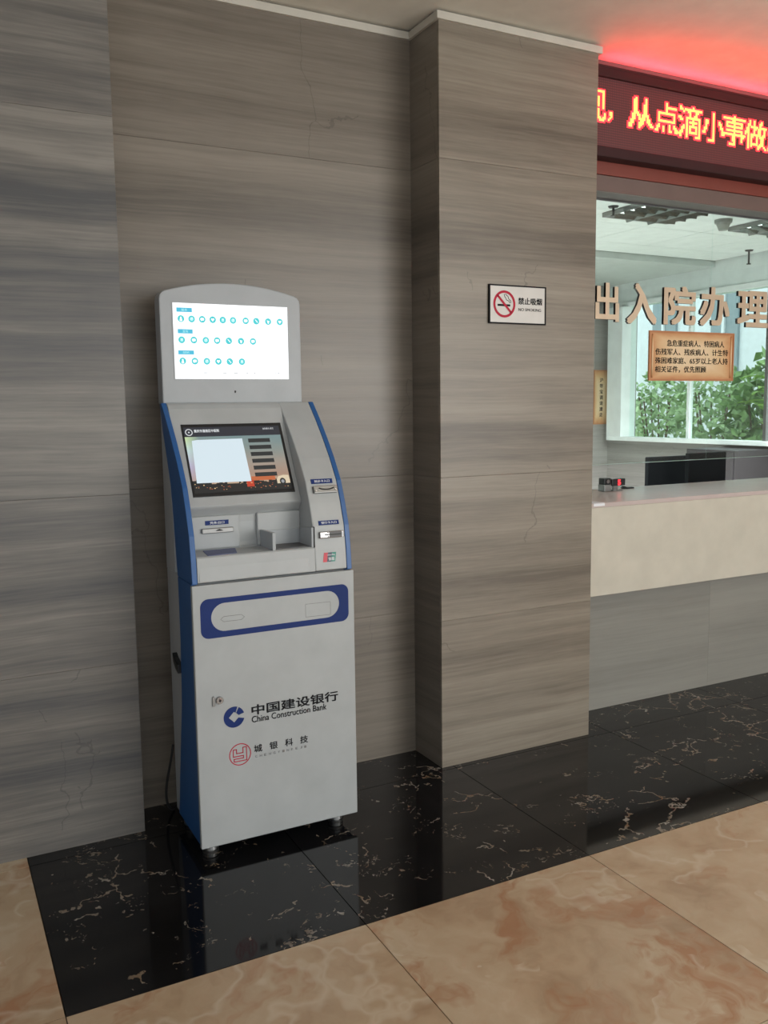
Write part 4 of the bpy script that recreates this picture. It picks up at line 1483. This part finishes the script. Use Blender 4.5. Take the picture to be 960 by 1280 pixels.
# smoke detector and sprinklers
bm = bm_new()
cyl(bm, (3.47, 1.80, OZ - 0.0005), (3.47, 1.80, OZ - 0.025), 0.062, 0.060, 24)
cyl(bm, (3.47, 1.80, OZ - 0.025), (3.47, 1.80, OZ - 0.075), 0.052, 0.030, 24)
obj('smoke_detector', bm, 'detector', origin=(3.47, 1.80, OZ), label='round grey smoke detector between the two louvred ceiling lamps', category='smoke detector')
for x, y, s, wd in ((2.43, 1.79, 1.0, 'beside the first louvred lamp'), (4.70, 2.62, 1.9, 'near the garden window')):
    sp_ = thing('sprinkler', (x, y, OZ), 'small dark ceiling sprinkler %s' % wd, 'sprinkler', 'sprinklers in the office ceiling')
    bm = bm_new()
    cyl(bm, (x, y, OZ - 0.0005), (x, y, OZ - 0.010), 0.036, 0.030, 18)
    obj('rosette', bm, 'grey_cabinet', sp_)
    bm = bm_new()
    cyl(bm, (x, y, OZ - 0.010), (x, y, OZ - 0.06 * s), 0.008, seg=10)
    cyl(bm, (x, y, OZ - 0.06 * s), (x, y, OZ - 0.064 * s), 0.018, seg=12)
    obj('nozzle', bm, 'grey_cabinet', sp_)

# desk with two monitors seen from behind, and a dark box put in for a pane reflection
dk = thing('office_desk', (2.4, 0.95, 0), 'grey office desk behind the service counter', 'desk')
bm = bm_new()
box(bm, 1.2, 4.0, 0.66, 1.32, 0.72, 0.75)
obj('top', bm, 'office_wall', dk, bevel=0.003)
for xa in (1.24, 3.90):
    bm = bm_new()
    box(bm, xa, xa + 0.06, 0.70, 1.28, 0, 0.72)
    obj('leg', bm, 'grey_cabinet', dk)
for i, (xa, xb, za, zb, y, wd) in enumerate(((2.115, 2.47, 0.84, 1.119, 1.09, 'left one, lower'), (2.250, 2.563, 0.86, 1.146, 0.90, 'right one, taller'))):
    mo = thing('monitor', ((xa + xb) / 2, y, 0.75), 'black computer monitor seen from behind the counter glass, ' + wd, 'monitor', 'computer monitors on the office desk')
    bm = bm_new()
    box(bm, xa, xb, y, y + 0.03, za, zb)
    obj('casing', bm, 'black_matte', mo, bevel=0.006)
    bm = bm_new()
    xm = (xa + xb) / 2
    box(bm, xm - 0.03, xm + 0.03, y + 0.03, y + 0.05, 0.76, za + 0.12)
    obj('neck', bm, 'black_plastic', mo)
    bm = bm_new()
    box(bm, xm - 0.11, xm + 0.11, y - 0.02, y + 0.14, 0.75, 0.762)
    obj('foot', bm, 'black_plastic', mo, bevel=0.003)
cb = thing('dark_reflection_box', (4.6, 2.78, 0), 'dark grey box added for a pane reflection, below the garden window behind the monitors', 'cabinet')
bm = bm_new()
box(bm, 4.42, OX1 - 0.01, 2.45, 3.00, 0, 1.03)
obj('body', bm, 'grey_cabinet', cb, bevel=0.004)
for k in range(3):
    bm = bm_new()
    box(bm, 4.405, 4.419, 2.465, 2.985, 0.03 + k * 0.335, 0.34 + k * 0.335)
    dr = obj('drawer', bm, 'grey_cabinet', cb, bevel=0.003)
    bm = bm_new()
    box(bm, 4.388, 4.406, 2.66, 2.80, 0.24 + k * 0.335, 0.26 + k * 0.335)
    obj('handle', bm, 'satin_metal', dr)
# ------------------------------------------------------------------ garden outside
bm = bm_new()
box(bm, OX1 + 0.4, 40, -6, 40, -0.4, -0.15)
obj('ground_garden', bm, 'ground_out', kind='structure')
bl = thing('building', (11.5, 11.0, -0.15), 'white building with tall grey windows beyond the garden shrubs', 'building')
bm = bm_new()
box(bm, 11.5, 14.5, 1.0, 24.0, -0.15, 9.0)
obj('wall', bm, 'facade', bl)
for k in range(9):
    y = 5.6 + k * 1.5
    bm = bm_new()
    box(bm, 11.44, 11.52, y, y + 0.62, 1.9, 5.2)
    w_ = obj('window', bm, 'facade_grey', bl)
    bm = bm_new()
    box(bm, 11.40, 11.46, y + 0.28, y + 0.34, 1.9, 5.2)
    obj('mullion', bm, 'facade', w_)


def leaf_cloud(bm, c, rx, ry, rz, n, l0, l1, rnd):
    for _ in range(n):
        while True:
            p = Vector((rnd.uniform(-1, 1), rnd.uniform(-1, 1), rnd.uniform(-1, 1)))
            if 0.25 < p.length < 1:
                break
        p = Vector((c[0] + p.x * rx, c[1] + p.y * ry, c[2] + p.z * rz))
        d = Vector((rnd.gauss(0, 1), rnd.gauss(0, 1), rnd.gauss(-0.2, 0.6))).normalized()
        s = d.orthogonal().normalized()
        s = (Matrix.Rotation(rnd.uniform(0, 6.28), 3, d) @ s)
        l = rnd.uniform(l0, l1)
        w = l * 0.3
        vs = [p, p + d * l * 0.5 + s * w, p + d * l - Vector((0, 0, l * 0.15)), p + d * l * 0.5 - s * w]
        bm.faces.new([bm.verts.new(v) for v in vs])


rnd = random.Random(11)
for i, (x, y, z, rx, ry, rz, n, l0, l1, mt, lab) in enumerate((
        (6.5, 3.85, 1.10, 0.5, 0.44, 0.85, 800, 0.10, 0.22, 'leaf', 'dense mid-green shrub outside the window, nearest to its right edge'),
        (7.0, 5.05, 1.10, 0.5, 0.48, 0.95, 1100, 0.07, 0.15, 'leaf_pale', 'pale green shrub outside the window, middle of the row'),
        (7.3, 6.25, 1.05, 0.5, 0.48, 0.95, 1100, 0.07, 0.14, 'leaf_pale', 'pale green shrub outside the window below the parchment notice'),
        (7.7, 7.5, 0.65, 0.5, 0.5, 0.65, 700, 0.07, 0.13, 'leaf', 'low green shrub outside the window, farthest to the left'))):
    sh = thing('shrub', (x, y, -0.15), lab, 'shrub', 'shrubs in the garden')
    bm = bm_new()
    leaf_cloud(bm, (x, y, z), rx, ry, rz, n, l0, l1, rnd)
    obj('foliage', bm, mt, sh, recalc=False, kind='stuff')
    bm = bm_new()
    for k in range(6):
        a = rnd.uniform(0, 6.28)
        q = rnd.uniform(0.2, 0.6)
        tube(bm, [(x + 0.06 * math.cos(a), y + 0.06 * math.sin(a), -0.15), (x + q * 0.5 * rx * math.cos(a), y + q * 0.5 * ry * math.sin(a), z * 0.6), (x + q * rx * math.cos(a), y + q * ry * math.sin(a), z + rz * 0.5)], 0.012, 6)
    obj('stem', bm, 'bark', sh)
bp_ = thing('broadleaf_plant', (5.65, 3.05, -0.15), 'bright green broad-leaved plant close behind the garden window', 'plant')
bm = bm_new()
tube(bm, [(5.65, 3.05, -0.15), (5.66, 3.06, 0.6), (5.62, 3.10, 1.2), (5.66, 3.12, 1.75)], 0.014, 8)
obj('stem', bm, 'bark', bp_)
for k in range(34):
    h = rnd.uniform(0.75, 1.75)
    a = rnd.uniform(0, 6.28)
    p = Vector((5.64, 3.09, h))
    d = Vector((math.cos(a), math.sin(a), rnd.uniform(0.0, 0.7))).normalized()
    s = d.cross(Vector((0, 0, 1))).normalized()
    l = rnd.uniform(0.16, 0.30)
    w = l * 0.17
    b0 = p + d * rnd.uniform(0.02, 0.10)
    prof = [(0, 0.15, 0), (0.25, 0.85, 0.02), (0.5, 1.0, 0.0), (0.75, 0.7, -0.06), (1.0, 0.05, -0.18)]
    bm = bm_new()
    Lr = [bm.verts.new(b0 + d * l * t - s * w * q + Vector((0, 0, dz * l))) for t, q, dz in prof]
    Mr = [bm.verts.new(b0 + d * l * t + Vector((0, 0, (dz - 0.05) * l))) for t, q, dz in prof]
    Rr = [bm.verts.new(b0 + d * l * t + s * w * q + Vector((0, 0, dz * l))) for t, q, dz in prof]
    for A_, B_ in ((Lr, Mr), (Mr, Rr)):
        for i in range(4):
            bm.faces.new((A_[i], A_[i + 1], B_[i + 1], B_[i]))
    obj('leaf', bm, 'leaf_bright', bp_, recalc=False)
